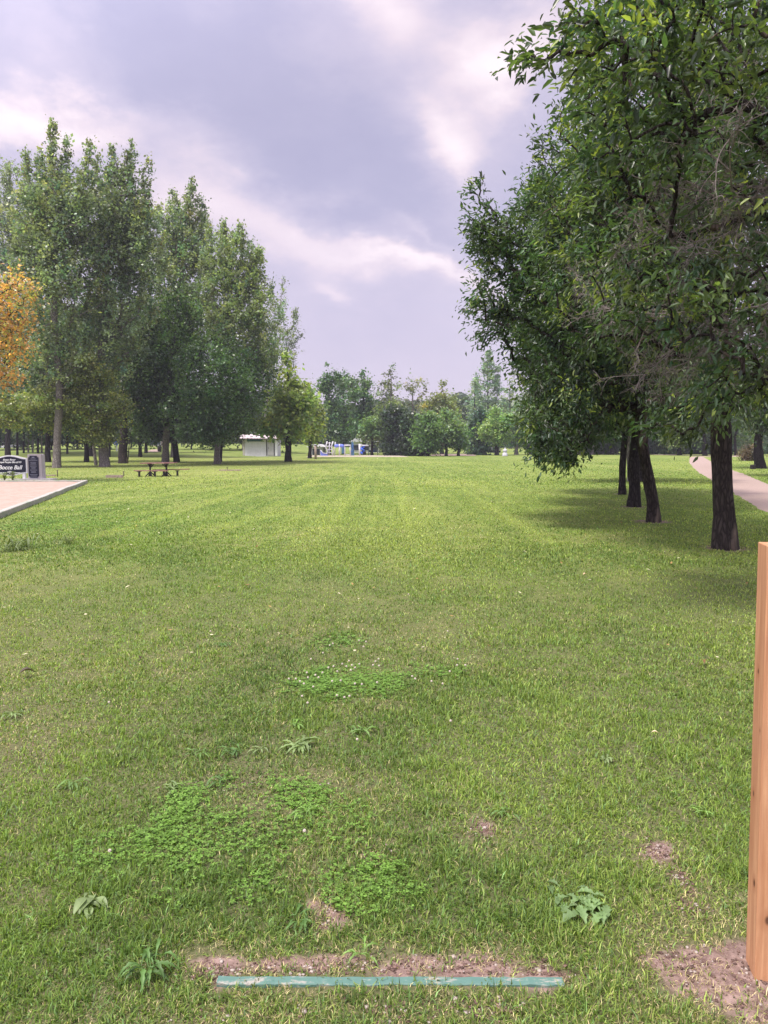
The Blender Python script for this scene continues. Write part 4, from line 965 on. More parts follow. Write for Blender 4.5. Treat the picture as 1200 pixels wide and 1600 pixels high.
def tree(name, label, base, trunk, lobes, leaf, per, spread, col, bark, cat='tree', group=None, seed=0, asc=False, folded=False, twig=True, var=.28, col2=None, p2=.1,
         tseg=12, bseg=5, minr=.0, wr=.45, droop=.25, curl=.12, rootflare=1.22, bpow=.44, rtwig=.012, dead=None):
    """trunk: list of (x,y,z,radius) in world coordinates; lobes: volumes the crown clumps fill"""
    r = np.random.default_rng(seed + 1000); base = Vector(base)
    T = thing(name, label, cat, base, 0, group)
    tp = np.array(trunk, float); m = 26; u = np.linspace(0, 1, len(tp)); q = np.linspace(0, 1, m)
    tr = np.stack([np.interp(q, u, tp[:, i]) for i in range(4)], 1)
    for _ in range(4): tr[1:-1] = (tr[:-2] + 2 * tr[1:-1] + tr[2:]) / 4
    hgt = tr[:, 2] - base.z
    tr[:, 3] *= 1 + (rootflare - 1) * np.exp(-np.clip(hgt, 0, None) / (.25 + tp[0, 3])) 
    tr[:, 0] += (vnoise(q * 7, seed * 1.3, 3) - .5) * tp[0, 3] * .35 * (q > .05)
    tr0 = tr.copy(); tr0[0, 2] -= .15
    V, Q = tubes_mesh([(tr0[:, :3], tr0[:, 3])], tseg, noise=.13)
    npmesh('trunk', V, quads=Q, mat=bark, parent=T, smooth=True, origin=base)
    P, S_ = lobe_points(lobes, r); n = len(P)
    low = tr[:, 2] > base.z + max(.6, .12 * (P[:, 2].min() - base.z))
    nodes = [tuple(v) for v in tr[low][:, :3]]; par = list(range(-1, len(nodes) - 1)); cnt = [0] * len(nodes)
    NA = np.array(nodes); cx = np.interp(P[:, 2], tr[:, 2], tr[:, 0]); cy = np.interp(P[:, 2], tr[:, 2], tr[:, 1])
    key = np.hypot(P[:, 0] - cx, P[:, 1] - cy) + (P[:, 2] - base.z) * (.35 if asc else .12); order = np.argsort(key)
    buf = np.zeros((len(nodes) + n * 4, 3)); buf[:len(nodes)] = NA; nn = len(nodes); branch = []; nt_ = nn
    for i in order:
        c = P[i]; dv = buf[:nn] - c; dist = np.sqrt((dv ** 2).sum(1)); pen = np.clip(dv[:, 2] + (.35 * np.hypot(dv[:, 0], dv[:, 1]) if asc else -.05), 0, None) * (2.2 if asc else 1.2)
        # long runs over the trunk are cheap so that limbs start there
        j = int(np.argmin(dist + pen)); a = buf[j].copy(); k = 4 if dist[j] > .3 else 3
        ts = np.linspace(0, 1, k + 1)[1:]; sag = dist[j] * curl; jit = r.normal(0, dist[j] * .045, (k, 3)); jit[-1] = 0
        hump = np.zeros((k, 3)); hump[:, 2] = np.sin(ts * np.pi) * sag * (1 if not asc else -1)
        pts = a + (c - a) * ts[:, None] + jit + hump; prev = j; ids = [j]
        for pnt in pts: buf[nn] = pnt; par.append(prev); cnt.append(0); prev = nn; ids.append(nn); nn += 1
        branch.append(ids)
    cn = np.zeros(nn)
    for ids in branch: cn[ids[-1]] += 1
    for k in range(nn - 1, 0, -1):
        if par[k] >= 0: cn[par[k]] += cn[k]
    rad = np.minimum(rtwig * np.maximum(cn, 1) ** bpow, tp[0, 3] * .75)
    if twig:
        paths = []
        for ids in branch:
            rr = rad[ids].copy(); rr[0] = min(rr[0], rr[1] * 1.15); rr[-1] = min(rr[-1], rr[0]) * (.6 if cn[ids[-1]] <= 1 else 1)
            if rr[0] >= minr: paths.append((buf[ids], rr))
        V, Q = tubes_mesh(paths, bseg); npmesh('branches', V, quads=Q, mat=bark, parent=T, smooth=True, origin=base)
    # leaves sit along the last stretch of every twig and round its end
    nl = np.maximum(1, (per * S_[order] * r.uniform(.4, 1.5, n)).astype(int)); rep = np.repeat(np.arange(n), nl)
    e = P[order]; st = np.array([buf[ids[-3]] for ids in branch]); f = r.random(len(rep)) ** .7
    dirb = e - st; dirb /= np.linalg.norm(dirb, axis=1)[:, None] + 1e-9
    sp_ = np.asarray(spread, float) if not np.isscalar(spread) else np.array([spread] * 3)
    cc = e[rep] + (r.normal(0, 1, (len(rep), 3))) * sp_ * (S_[order][rep][:, None] ** .5)
    al = r.random(len(rep)) < .4; cc[al] = st[rep][al] + (e[rep][al] - st[rep][al]) * f[al][:, None] + r.normal(0, 1, (al.sum(), 3)) * sp_ * .35
    cl = np.clip(r.normal(1, var, n), .45, 1.8)[rep]; hue = r.normal(0, .10, (n, 1))[rep]
    col = np.array(col)[None] * cl[:, None] * (1 + hue * np.array([[1.5, .35, -.6]])) * np.clip(r.normal(1, .20, (len(rep), 1)), .5, 1.6)
    if col2 is not None:
        k2 = (r.random(n) < p2)[rep] & (r.random(len(rep)) < .8); col[k2] = np.array(col2)[None] * r.uniform(.7, 1.3, (k2.sum(), 1))
    sz = leaf * np.clip(r.normal(1, .34, len(rep)), .35, 1.8)
    cen = P.mean(0); out = cc - cen; out /= np.linalg.norm(out, axis=1)[:, None] + 1e-9
    V, Q, cq = leaves(cc, dirb[rep] * .6 + out * .3, sz, col, r, folded, droop, wr)
    npmesh('crown', V, quads=Q, mat=M_leaf, parent=T, fcol=cq, origin=base)
    if dead is not None: npmesh('dead_twigs', *dead, mat=M_twig, parent=T, smooth=True, origin=base)
    return T
def gnd(px, py): return G(px, py)
def E(px, py, D, rx, ry_px, n, rd=None, pw=.42):
    """ellipsoid lobe seen at a pixel, radii in pixels, depth radius in metres"""
    p = Wp(px, py, D); s = D / F; return ('e', tuple(p), (rx * s, rd if rd else rx * s, ry_px * s), n, pw)
def SPR(px0, py0, px1, py1, D, rpx, n, dj=0):
    a = Wp(px0, py0, D); b = Wp(px1, py1, D + dj); return ('s', tuple(a), tuple(b), rpx * D / F, n)
def TR(base, pts, D):
    """trunk through pixel points (px,py,radius_m) above base"""
    out = [(base.x, base.y, base.z, pts[0][0])]
    for px, py, rr in pts[1:]: q = Wp(px, py, D); out.append((q.x, q.y, q.z, rr))
    return out

ASH = (.064, .110, .041); ASHL = (.24, .31, .07)
# dead grey twigs: long arcs that fork again and again
def dead_twigs(starts, seed, n_side=14, r0=.012):
    r = np.random.default_rng(seed); paths = []
    def arc(p, d, ln, rad, depth):
        k = 10; pts = [p.copy()]; d = d / np.linalg.norm(d); step = ln / k; bend = r.normal(0, .12, 3); bend[2] -= .03
        for i in range(k):
            d = d + bend * .9 + r.normal(0, .07, 3); d /= np.linalg.norm(d); p = p + d * step
            if p[2] < 2.0 or p[0] < 2.1 + .12 * max(p[2] - 4, 0): break
            pts.append(p.copy())
            if depth and i > 0:
                for _ in range(r.poisson(1.25 if depth > 1 else .55)):
                    dd = d + r.normal(0, .65, 3); dd[2] -= .1; arc(p, dd, ln * r.uniform(.20, .45), rad * (.5 if depth > 1 else .55), depth - 1)
        paths.append((np.array(pts), np.linspace(rad, rad * .35, len(pts)))) if len(pts) > 2 else None
    for p, d, ln, rad in starts: arc(np.array(p, float), np.array(d, float), ln * .85, rad * .70, 3)
    return tubes_mesh(paths, 5)
def right_trees():
    # nearest trunk in view
    b = G(1133, 858); D = b.y
    tr = TR(b, [(.155,), (1129, 780, .142), (1126, 700, .14), (1127, 620, .135), (1122, 520, .12), (1120, 420, .105), (1130, 300, .08), (1140, 150, .05), (1140, -60, .02)], D)
    starts = []
    for px, py, dd, (tx, ty, td), rad in ((1125, 430, 0, (940, 560, -3.3), .018), (1122, 380, 0, (960, 400, -3.4), .018), (1122, 580, 0, (930, 610, -2.5), .015), (1120, 520, 0, (930, 560, -3.2), .018), (1120, 470, 0, (900, 500, -2.8), .018),
                                          (1125, 300, 0, (1050, 380, -4), .017), (1125, 380, 0, (1000, 430, -3.8), .017)):
        p = Wp(px, py, D); q_ = Wp(tx, ty, D + td); d = np.array(q_ - p); starts.append((p, d, np.linalg.norm(d) * .95, rad))
    dm = dead_twigs(starts, 3)
    tree('ash_tree', 'nearest dark barked tree on the right with bare grey twigs through its crown', b, tr,
         [E(1130, 150, D, 250, 190, 470, 2.7), E(1090, 330, D, 245, 150, 380, 2.9), E(1120, 500, D, 190, 110, 170, 2.4), E(970, 240, D + .3, 140, 140, 190, 1.9), E(940, 420, D, 110, 120, 110, 1.8), E(1200, -60, D, 240, 160, 130, 3), E(1130, 610, D - 1.2, 120, 55, 55, 1.2), E(960, 60, D, 85, 90, 60, 1.2)],
         .080, 50, .13, ASH, M_bark, seed=1, folded=True, col2=ASHL, p2=.10, tseg=26, bseg=5, var=.3, wr=.34, dead=dm, group='row of trees on the right', rootflare=1.25, rtwig=.007)
    # curved trunk
    b = G(1021, 816); D = b.y
    tr = TR(b, [(.125,), (1020, 790, .115), (1016, 760, .11), (1009, 720, .11), (1001, 680, .11), (1000, 600, .11), (1005, 480, .09), (1000, 350, .06), (1000, 240, .02)], D)
    tree('ash_tree', 'second tree of the right row, its trunk curved and scarred near the foot', b, tr,
         [E(890, 400, D, 95, 115, 250, 2.6), E(960, 330, D, 150, 130, 340, 3), E(800, 440, D, 60, 75, 70, 1.2), E(845, 330, D, 50, 50, 60, 1.2), SPR(800, 420, 740, 280, D - .3, 26, 26), SPR(800, 400, 722, 330, D - .5, 22, 18), E(765, 375, D - .3, 44, 36, 26, .9), E(745, 475, D - .3, 26, 20, 12, .5), E(775, 510, D, 30, 36, 20, .8), E(905, 560, D, 105, 85, 210, 2.2), E(880, 650, D - .8, 68, 58, 130, 1.3), E(868, 705, D - 1.2, 34, 26, 30, .5), E(985, 600, D, 100, 70, 110, 2.2)],
         .09, 44, .14, (.052, .094, .038), M_bark, seed=2, folded=True, col2=ASHL, p2=.05, tseg=20, var=.3, wr=.36, group='row of trees on the right', rtwig=.008)
    b = G(990, 792); D = b.y
    tr = TR(b, [(.15,), (990, 760, .135), (990, 720, .13), (996, 660, .125), (1010, 560, .15), (1000, 420, .1), (990, 300, .03)], D)
    tree('ash_tree', 'third tree of the right row with a thick straight nearly black trunk', b, tr,
         [E(930, 470, D, 120, 150, 260, 3), E(1020, 380, D, 150, 130, 200, 3), E(850, 520, D, 60, 90, 120, 1.8), E(1040, 560, D, 100, 90, 150, 2.5), E(930, 640, D, 70, 35, 90, 2)],
         .12, 40, .26, (.052, .092, .033), M_barkdark, seed=3, tseg=16, var=.3, wr=.45, group='row of trees on the right', minr=.012)
    b = G(972, 773); D = b.y
    tr = TR(b, [(.11,), (972, 740, .10), (975, 700, .10), (980, 640, .10), (985, 520, .08), (985, 420, .03)], D)
    tree('ash_tree', 'fourth tree of the right row with a slim dark trunk, leftmost in the row', b, tr,
         [E(950, 560, D, 100, 110, 230, 3), E(880, 600, D, 50, 60, 90, 2), E(1050, 560, D, 90, 90, 160, 3)],
         .14, 38, .30, (.052, .092, .033), M_barkdark, seed=4, tseg=14, wr=.5, group='row of trees on the right', minr=.015)
    b = G(983, 752); D = b.y
    tr = TR(b, [(.07,), (981, 700, .065), (983, 640, .09), (985, 560, .03)], D)
    tree('birch_tree', 'pale slim trunked tree between the dark trunks of the right row', b, tr, [E(985, 600, D, 70, 60, 120, 2.5)], .16, 30, .3, (.05, .09, .025), M_barkpale, seed=5, tseg=12, wr=.5, minr=.02)
    b = G(1003, 753); D = b.y
    tr = TR(b, [(.12,), (1003, 700, .11), (1005, 600, .06)], D)
    tree('ash_tree', 'farthest of the right row, its reddish trunk just right of the black one', b, tr, [E(1020, 610, D, 110, 65, 200, 3), E(930, 640, D, 60, 40, 60, 2)], .17, 34, .34, (.052, .092, .033), M_barkdark, seed=6, tseg=12, wr=.5, minr=.02, group='row of trees on the right')
    # the tree whose trunk stands just outside the frame
    b = Vector((6.35, 6.9, TZ(6.35, 6.9))); D = 6.9
    tr = [(b.x, b.y, b.z, .17), (6.3, 6.9, 1.5, .15), (6.2, 6.8, 3, .14), (6.0, 6.8, 4.5, .11), (5.8, 6.7, 6.2, .08), (5.6, 6.6, 8.2, .03)]
    starts = []
    for px, py, dd, (tx, ty, td), rad in ((1230, 400, 6.5, (1000, 440, -.6), .016), (1240, 330, 6.6, (1020, 300, -.8), .016), (1235, 480, 6.5, (1010, 560, .6), .012), (1250, 200, 6.4, (1000, 200, -.8), .016), (1240, 440, 6.5, (1060, 540, -.4), .012),
                                          (1230, 300, 6.6, (960, 390, 0), .015), (1240, 370, 6.6, (900, 450, .4), .016), (1240, 520, 6.6, (1040, 590, .6), .011), (1215, 470, 7.7, (880, 600, -.3), .015), (1215, 400, 7.7, (870, 470, -.5), .015), (1215, 545, 7.8, (930, 640, -.2), .013), (1215, 330, 7.5, (900, 350, -.6), .014), (1210, 430, 7.6, (960, 590, -.5), .013)):
        p = Wp(px, py, dd); q_ = Wp(tx, ty, dd + td); d = np.array(q_ - p); starts.append((p, d, np.linalg.norm(d), rad))
    dm = dead_twigs(starts, 11)
    tree('ash_tree', 'tree standing beyond the right edge, its big leaves reaching in at the top right', b, tr,
         [E(1060, 60, 6.0, 170, 120, 85, 1.1), E(1220, 120, 6.4, 200, 170, 120, 1.6), E(1180, 300, 6.4, 150, 130, 60, 1.3), E(900, 70, 5.9, 55, 50, 16, .5), E(835, 95, 5.8, 26, 22, 6, .25), E(1150, -120, 6.2, 240, 100, 80, 1.6), E(1150, 560, 6.6, 120, 90, 40, .9), E(1000, 200, 6.2, 110, 80, 40, .8), E(1030, 668, 8, 60, 22, 9, .4), E(1080, 460, 6.6, 130, 80, 44, .9), E(980, 400, 7.2, 90, 80, 24, .7)],
         .074, 30, .085, (.070, .118, .044), M_bark, seed=7, folded=True, col2=(.26, .33, .08), p2=.12, tseg=20, var=.3, wr=.36, dead=dm, group='row of trees on the right', rtwig=.006)
right_trees()

POP = (.195, .250, .145); MAP = (.062, .120, .045)
def left_trees():
    def pop(px, py, tpts, lobes, lab, seed, col=POP, leaf=.17, per=52, name='poplar_tree', spread=(.27, .27, .36), bark=None, asc=True, **k):
        b = G(px, py); D = b.y; ls = [f(D) for f in lobes]
        return tree(name, lab, b, TR(b, tpts, D), ls, leaf, per, spread, col, bark or M_barkpale, seed=seed, asc=asc, wr=.62, group='tall trees at the left', minr=.022, bseg=4, droop=.1, var=.30, curl=.08, bpow=.5, rtwig=.012, **k)
    e = lambda *a, **k: (lambda D: E(a[0], a[1], D + (a[5] if len(a) > 5 else 0), a[2], a[3], a[4], **k))
    s = lambda *a: (lambda D: SPR(a[0], a[1], a[2], a[3], D, a[4], a[5]))
    pop(88, 731, [(.28,), (90, 680, .24), (93, 620, .24), (90, 560, .23), (83, 500, .2), (86, 400, .15), (84, 300, .09), (82, 215, .03)],
        [s(84, 420, 82, 193, 26, 110), s(100, 430, 106, 208, 20, 80), s(66, 430, 62, 232, 22, 80), s(118, 440, 142, 222, 26, 100), s(60, 470, 40, 240, 22, 70), e(90, 420, 74, 110, 330), e(104, 330, 62, 66, 170), e(55, 360, 40, 70, 90), e(80, 550, 60, 60, 120)],
        'tallest pale barked poplar at the left, its bent trunk near the stone pillar', 21)
    pop(163, 729, [(.36,), (162, 690, .32), (160, 620, .28), (158, 520, .22), (170, 400, .14), (185, 280, .06)],
        [s(170, 430, 176, 228, 24, 90), s(190, 420, 206, 214, 24, 100), s(210, 430, 232, 248, 22, 90), s(150, 440, 150, 240, 22, 70), e(185, 430, 62, 120, 330), e(190, 330, 44, 66, 150), e(225, 400, 34, 80, 100), e(170, 540, 60, 60, 120)],
        'tall poplar with a stout pale trunk left of the picnic table', 22)
    pop(12, 714, [(.3,), (12, 650, .26), (14, 540, .2), (14, 400, .1), (15, 280, .03)],
        [s(15, 440, 14, 258, 24, 90), s(34, 440, 40, 238, 24, 90), s(-15, 440, -22, 235, 28, 90), s(60, 460, 66, 280, 18, 60), e(10, 440, 62, 110, 300), e(5, 330, 60, 80, 200), e(-60, 400, 60, 150, 200), e(10, 580, 56, 70, 130)],
        'tall poplar at the left edge behind the orange tree', 23, bark=M_barkdark)
    pop(258, 723, [(.30,), (260, 680, .27), (262, 620, .26), (266, 560, .22), (280, 460, .15), (296, 330, .05)],
        [s(290, 440, 300, 278, 24, 100), s(270, 440, 272, 296, 24, 90), s(310, 440, 316, 318, 18, 60), s(250, 450, 246, 320, 22, 60), e(280, 450, 62, 90, 300), e(290, 365, 42, 60, 130)],
        'tall poplar whose pale trunk rises behind the picnic table', 24)
    pop(339, 725, [(.26,), (340, 690, .22), (342, 640, .2), (350, 540, .15), (360, 440, .08), (365, 380, .03)],
        [s(345, 470, 350, 346, 20, 80), s(368, 470, 376, 350, 20, 80), s(392, 480, 406, 388, 18, 80), s(325, 470, 328, 350, 18, 60), e(362, 490, 60, 84, 260), e(365, 410, 46, 46, 90), e(405, 510, 42, 84, 150)],
        'poplar with a dark straight trunk between the picnic table and the white shed', 25, col=(.20, .26, .13))
    pop(412, 712.5, [(.22,), (414, 660, .18), (425, 560, .1), (440, 460, .03)],
        [s(435, 540, 444, 432, 15, 60), s(452, 560, 463, 480, 13, 50), s(420, 540, 424, 440, 16, 60), e(430, 560, 34, 60, 110), e(460, 540, 18, 40, 26)],
        'thin sparse poplar standing above the white shed', 26, per=34, col=(.19, .24, .14))
    pop(192, 724, [(.36,), (193, 690, .33), (194, 640, .28), (198, 560, .2), (205, 480, .1)], [e(200, 530, 62, 70, 260), e(215, 590, 50, 45, 120)],
        'broad brown trunked tree between the pale poplar trunk and the picnic table', 27, col=(.08, .13, .05), bark=M_bark, asc=False, name='elm_tree')
    # dark maple
    pop(276, 722, [(.26,), (274, 700, .24), (267, 670, .22), (270, 620, .2), (285, 560, .16), (300, 500, .06)],
        [e(290, 520, 85, 72, 330, -3), e(245, 580, 50, 60, 180, -3), e(340, 585, 66, 62, 260, -9), e(345, 640, 58, 40, 170, -8), e(390, 600, 40, 55, 120, -6), e(300, 640, 70, 30, 160, -3), e(318, 668, 44, 24, 150, -8), e(232, 640, 34, 42, 150, -2), e(245, 680, 20, 12, 30, -1), e(400, 560, 36, 46, 80, -2)],
        'broad dark green maple with a leaning black trunk right of the picnic table', 28, col=MAP, leaf=.17, per=46, spread=.42, bark=M_barkdark, asc=False, name='maple_tree', col2=(.11, .19, .06), p2=.2)
    pop(345, 722, [(.1,), (347, 690, .08), (350, 660, .05)], [e(350, 668, 42, 26, 110, -1), e(385, 655, 30, 20, 50, -1)],
        'low leafy young tree leaning over the left end of the white shed', 29, col=(.13, .19, .06), leaf=.15, per=34, spread=.35, bark=M_bark, asc=False, name='young_tree')
    # olive lower tree in front
    pop(150, 727, [(.12,), (146, 690, .10), (140, 640, .08), (130, 590, .04)],
        [e(135, 590, 42, 36, 130, -4), e(100, 630, 60, 34, 190, -4), e(160, 640, 42, 38, 140, -4), e(70, 655, 40, 22, 90, -4), e(15, 640, 44, 34, 130, -4), e(150, 680, 36, 16, 60, -4)],
        'low olive leafed tree spreading in front of the pale trunks', 30, col=(.19, .23, .075), leaf=.15, per=50, spread=(.40, .40, .2), bark=M_barkpale, asc=False, name='olive_leafed_maple', col2=(.30, .31, .10), p2=.2)
    b = Vector((X(-75, 31), 31, TZ(X(-75, 31), 31))); D = 31
    tree('orange_maple', 'maple in orange autumn leaf at the left edge', b, TR(b, [(.2,), (-70, 640, .16), (-60, 560, .12), (-40, 480, .05)], D),
         [E(-10, 470, D, 55, 50, 130, 2), E(-20, 540, D, 62, 50, 150, 2), E(-70, 500, D, 60, 90, 150, 2.5), E(8, 590, D, 24, 20, 24, 1), E(30, 450, D, 24, 26, 30, .8), E(35, 520, D, 22, 30, 30, .8)],
         .115, 19, .27, (.50, .29, .10), M_bark, seed=31, wr=.6, minr=.01, col2=(.38, .40, .12), p2=.3, cat='tree', rtwig=.008)
    pop(200, 718, [(.05,), (203, 680, .04), (210, 650, .02)], [e(214, 636, 18, 4, 14), e(190, 645, 10, 4, 5)], 'thin sapling with a few orange leaves left of the dark maple', 32, col=(.42, .22, .05), leaf=.14, per=16, spread=.2, bark=M_bark, asc=False, name='young_maple')
    # slim trunks in rows behind
    for i, (px, py, rr, c) in enumerate(((27, 711, .13, 0), (37, 708, .12, 0), (44, 707, .11, 1), (51, 707, .10, 1), (59, 708, .14, 0), (65, 708, .12, 1), (75, 722, .25, 0), (105, 709, .13, 0), (135, 722, .22, 0), (142, 713, .2, 0), (171, 714, .12, 0), (219, 714, .2, 0), (228, 708, .2, 0), (269, 714, .16, 1))):
        b = G(px, py); D = b.y
        labs = ['slim trunked tree first from the left behind the sign', 'slim trunked tree second from the left in the row behind the sign', 'thin grey tree directly behind the right end of the sign', 'pale thin tree just left of the stone pillar top', 'dark slim tree rising behind the stone pillar', 'pale slim tree right behind the dark one at the stone pillar',
                'grey trunked tree close left of the bent pale poplar', 'small dark trunked tree right of the bent pale poplar', 'slender grey trunked tree left of the stout poplar', 'black trunked tree close behind the slender grey one', 'dark slim tree just right of the stout pale trunk', 'black straight tree left of the gap with the light path', 'dark tree bordering the gap with the light path', 'slim tree right behind the trunk at the picnic table']
        tree('background_tree', labs[i], b, TR(b, [(rr,), (px + .5, py - 35, rr * .85), (px + 1, 600, rr * .6), (px + 2, 500, .04)], D),
             [E(px, 610 + (i % 3) * 12, D, 40, 56, 130, 3), E(px + 6, 530, D, 38, 60, 110, 3)], .30, 34, .55, ((.06, .105, .045), (.085, .14, .05))[i % 2], (M_barkdark, M_barkpale)[c], seed=60 + i, wr=.7, tseg=8, bseg=3, minr=.03, group='slim trees standing in rows behind the left trees')
left_trees()
def left_understory():
    labs = ['dark bushy tree behind the sign at the left edge', 'dark bush behind the thin trunks above the sign', 'green bush beyond the stone pillar', 'low dark hazel beyond the bent pale trunk', 'dark green bush behind the stout pale trunk',
            'dark bush just left of the light path gap', 'rounded bush behind the dark leaning trunk', 'green bush between the picnic table and the shed', 'dark bush close behind the left side of the shed', 'dark bush behind the right side of the shed']
    for i, (px, w_, top) in enumerate(((-10, 40, 640), (38, 34, 650), (82, 30, 640), (122, 34, 655), (160, 30, 645), (206, 22, 640), (300, 34, 640), (340, 30, 645), (380, 34, 636), (425, 34, 630))):
        D = 108 + (i * 7) % 12; x = X(px, D); b = Vector((x, D, TZ(x, D))); yb = 698 - (b.z - CAMH) * F / D
        tree('background_bush', labs[i], b, TR(b, [(.12,), (px, yb - 15, .1), (px, top + 20, .04)], D), [E(px, (top + yb - 6) / 2, D, w_, (yb - 6 - top) / 2, 150), E(px, top + 10, D, w_ * .7, 22, 60)], .34, 34, .6,
             ((.05, .09, .035), (.075, .125, .045), (.042, .075, .035))[i % 3], M_barkdark, cat='bush', seed=220 + i, wr=.7, tseg=6, bseg=3, minr=.04, group='bushes behind the left trees')
left_understory()

def mid_trees():
    D0_ = 112
    T_ = [  # px, top, halfwidth, crown bottom, D, colour, clumps, label, name, base_py, density
        (450, 556, 42, 698, None, (.250, .330, .095), 230, 'yellow green tree right of the white shed', 'elm_tree', 721.5, 1.),
        (484, 604, 20, 700, 80, (.26, .33, .10), 150, 'yellowish tree between the shed tree and the playground', 'elm_tree', None, 1.),
        (514, 570, 23, 700, 112, (0.088, 0.166, 0.066), 170, 'dark narrow tree at the left of the playground', 'elm_tree', None, 1.),
        (536, 584, 20, 700, 118, (0.078, 0.147, 0.055), 150, 'dark tree rising behind the playground arch', 'elm_tree', None, 1.),
        (568, 580, 27, 695, 110, (0.097, 0.177, 0.070), 200, 'dense green tree over the playground slide', 'elm_tree', None, 1.),
        (581, 655, 22, 693, 102, (0.138, 0.216, 0.078), 90, 'low spreading tree at the right end of the playground', 'elm_tree', None, 1.),
        (611, 556, 28, 700, 116, (0.166, 0.196, 0.122), 130, 'tall thin crowned tree above the dense shrubs', 'aspen_tree', None, .6),
        (645, 580, 24, 700, 122, (0.186, 0.205, 0.139), 100, 'grey green airy tree right of the tall thin crowned one', 'aspen_tree', None, .55),
        (612, 628, 26, 708, 104, (0.127, 0.177, 0.070), 180, 'olive rounded tree in front of the airy tall one', 'elm_tree', None, 1.),
        (690, 596, 32, 690, 118, (.20, .235, .085), 190, 'yellow tinged tree over the shrubs right of centre', 'elm_tree', None, .9),
        (665, 632, 34, 708, 108, (0.255, 0.255, 0.086), 190, 'dull golden broad tree in the middle of the far row', 'elm_tree', None, 1.),
        (668, 646, 22, 711, 98, (0.108, 0.196, 0.061), 150, 'green bushy tree beside the pale gravel', 'elm_tree', 713, 1.),
        (697, 642, 20, 702, 99, (0.147, 0.235, 0.078), 120, 'light green small tree over the pale gravel', 'elm_tree', 712.5, 1.),
        (716, 655, 20, 708, 103, (0.138, 0.225, 0.078), 110, 'small green tree right of the pale gravel', 'elm_tree', 712.5, 1.),
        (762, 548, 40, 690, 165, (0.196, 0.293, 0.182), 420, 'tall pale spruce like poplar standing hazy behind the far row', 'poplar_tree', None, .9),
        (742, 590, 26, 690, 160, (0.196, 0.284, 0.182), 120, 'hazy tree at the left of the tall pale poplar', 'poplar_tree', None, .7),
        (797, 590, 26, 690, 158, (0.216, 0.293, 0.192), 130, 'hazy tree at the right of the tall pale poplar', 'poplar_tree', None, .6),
        (748, 640, 22, 711, 108, (0.043, 0.097, 0.055), 170, 'very dark green tree left of the far shelter', 'spruce_tree', None, 1.),
        (776, 638, 26, 702, 104, (0.186, 0.293, 0.086), 170, 'light green tree beside the pale stone urn', 'elm_tree', 711.5, 1.),
        (806, 632, 24, 700, 112, (0.157, 0.244, 0.113), 140, 'grey green tree right of the stone urn with a pale trunk', 'elm_tree', None, .9),
        (838, 610, 30, 700, 116, (0.097, 0.166, 0.086), 170, 'dark green tree behind the hanging branch of the right row', 'elm_tree', None, 1.),
        (880, 600, 34, 700, 110, (0.108, 0.166, 0.078), 180, 'tree behind the right row, left of its thick pair of far trunks', 'elm_tree', None, 1.),
        (903, 610, 26, 695, 104, (0.097, 0.166, 0.070), 150, 'far tree with a thick grey trunk seen left of the right row', 'elm_tree', 710.5, 1.),
        (925, 600, 30, 695, 108, (0.097, 0.166, 0.070), 150, 'far tree with twin grey trunks seen left of the slim dark trunk', 'elm_tree', 710.5, 1.),
        (955, 610, 34, 690, 112, (0.138, 0.216, 0.078), 150, 'green far tree behind the fourth trunk', 'elm_tree', None, 1.),
        (1010, 600, 40, 690, 112, (0.117, 0.196, 0.070), 170, 'green far tree showing between the curved trunk and the path', 'elm_tree', None, 1.),
        (1060, 600, 40, 700, 105, (0.147, 0.216, 0.070), 170, 'light green far tree at the head of the path', 'elm_tree', None, 1.),
        (1100, 590, 40, 700, 98, (0.078, 0.138, 0.052), 170, 'dark far tree at the bend of the path', 'elm_tree', None, 1.),
    ]
    for i, (px, top, hw, bot, D, col, n, lab, nm, bpy_, dn) in enumerate(T_):
        if bpy_ is not None: b = G(px, bpy_); D = b.y
        else: x = X(px, D); b = Vector((x, D, TZ(x, D)))
        cy = (top + bot) / 2; hh = (bot - top) / 2; r = random.Random(i); cone = nm in ('poplar_tree', 'spruce_tree')
        tw = .30 if hw > 22 else .2
        lobes = [E(px, cy + hh * .15, D, hw * .8, hh * .75, int(n * .45), pw=.5)]
        if cone: lobes = [SPR(px, bot, px + 2, top, D, hw, int(n * .8)), SPR(px + hw * .4, bot, px + hw * .4, top + hh * .35, D, hw * .6, int(n * .3)), SPR(px - hw * .4, bot, px - hw * .45, top + hh * .5, D, hw * .5, int(n * .25))]
        else:
            for k in range(7):
                a = r.uniform(0, 6.28); yy = cy + hh * r.uniform(-.75, .75); wf = math.sqrt(max(.1, 1 - ((yy - cy) / hh) ** 2))
                lobes.append(E(px + hw * .62 * wf * math.cos(a), yy, D + r.uniform(-2, 2), hw * r.uniform(.3, .5), hh * r.uniform(.16, .28), int(n * .085)))
            lobes.append(SPR(px, cy, px + r.uniform(-4, 4), top - 2, D, hw * .45, int(n * .1)))
        lobes = [l[:3] + (max(1, int(l[3] * dn)),) + l[4:] if l[0] == 'e' else l[:4] + (max(1, int(l[4] * dn)),) for l in lobes]
        s = D / F
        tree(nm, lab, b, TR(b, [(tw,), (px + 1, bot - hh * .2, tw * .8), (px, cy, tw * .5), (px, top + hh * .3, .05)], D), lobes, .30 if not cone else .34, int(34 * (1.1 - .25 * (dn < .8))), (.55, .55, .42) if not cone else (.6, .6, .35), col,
             M_barkpale if nm == 'aspen_tree' or i in (19, 22, 23) else M_barkdark, seed=100 + i, wr=.7, tseg=8, bseg=3, minr=.03 if dn > .8 else .02, var=.24, group='trees along the far side of the lawn', asc=cone)
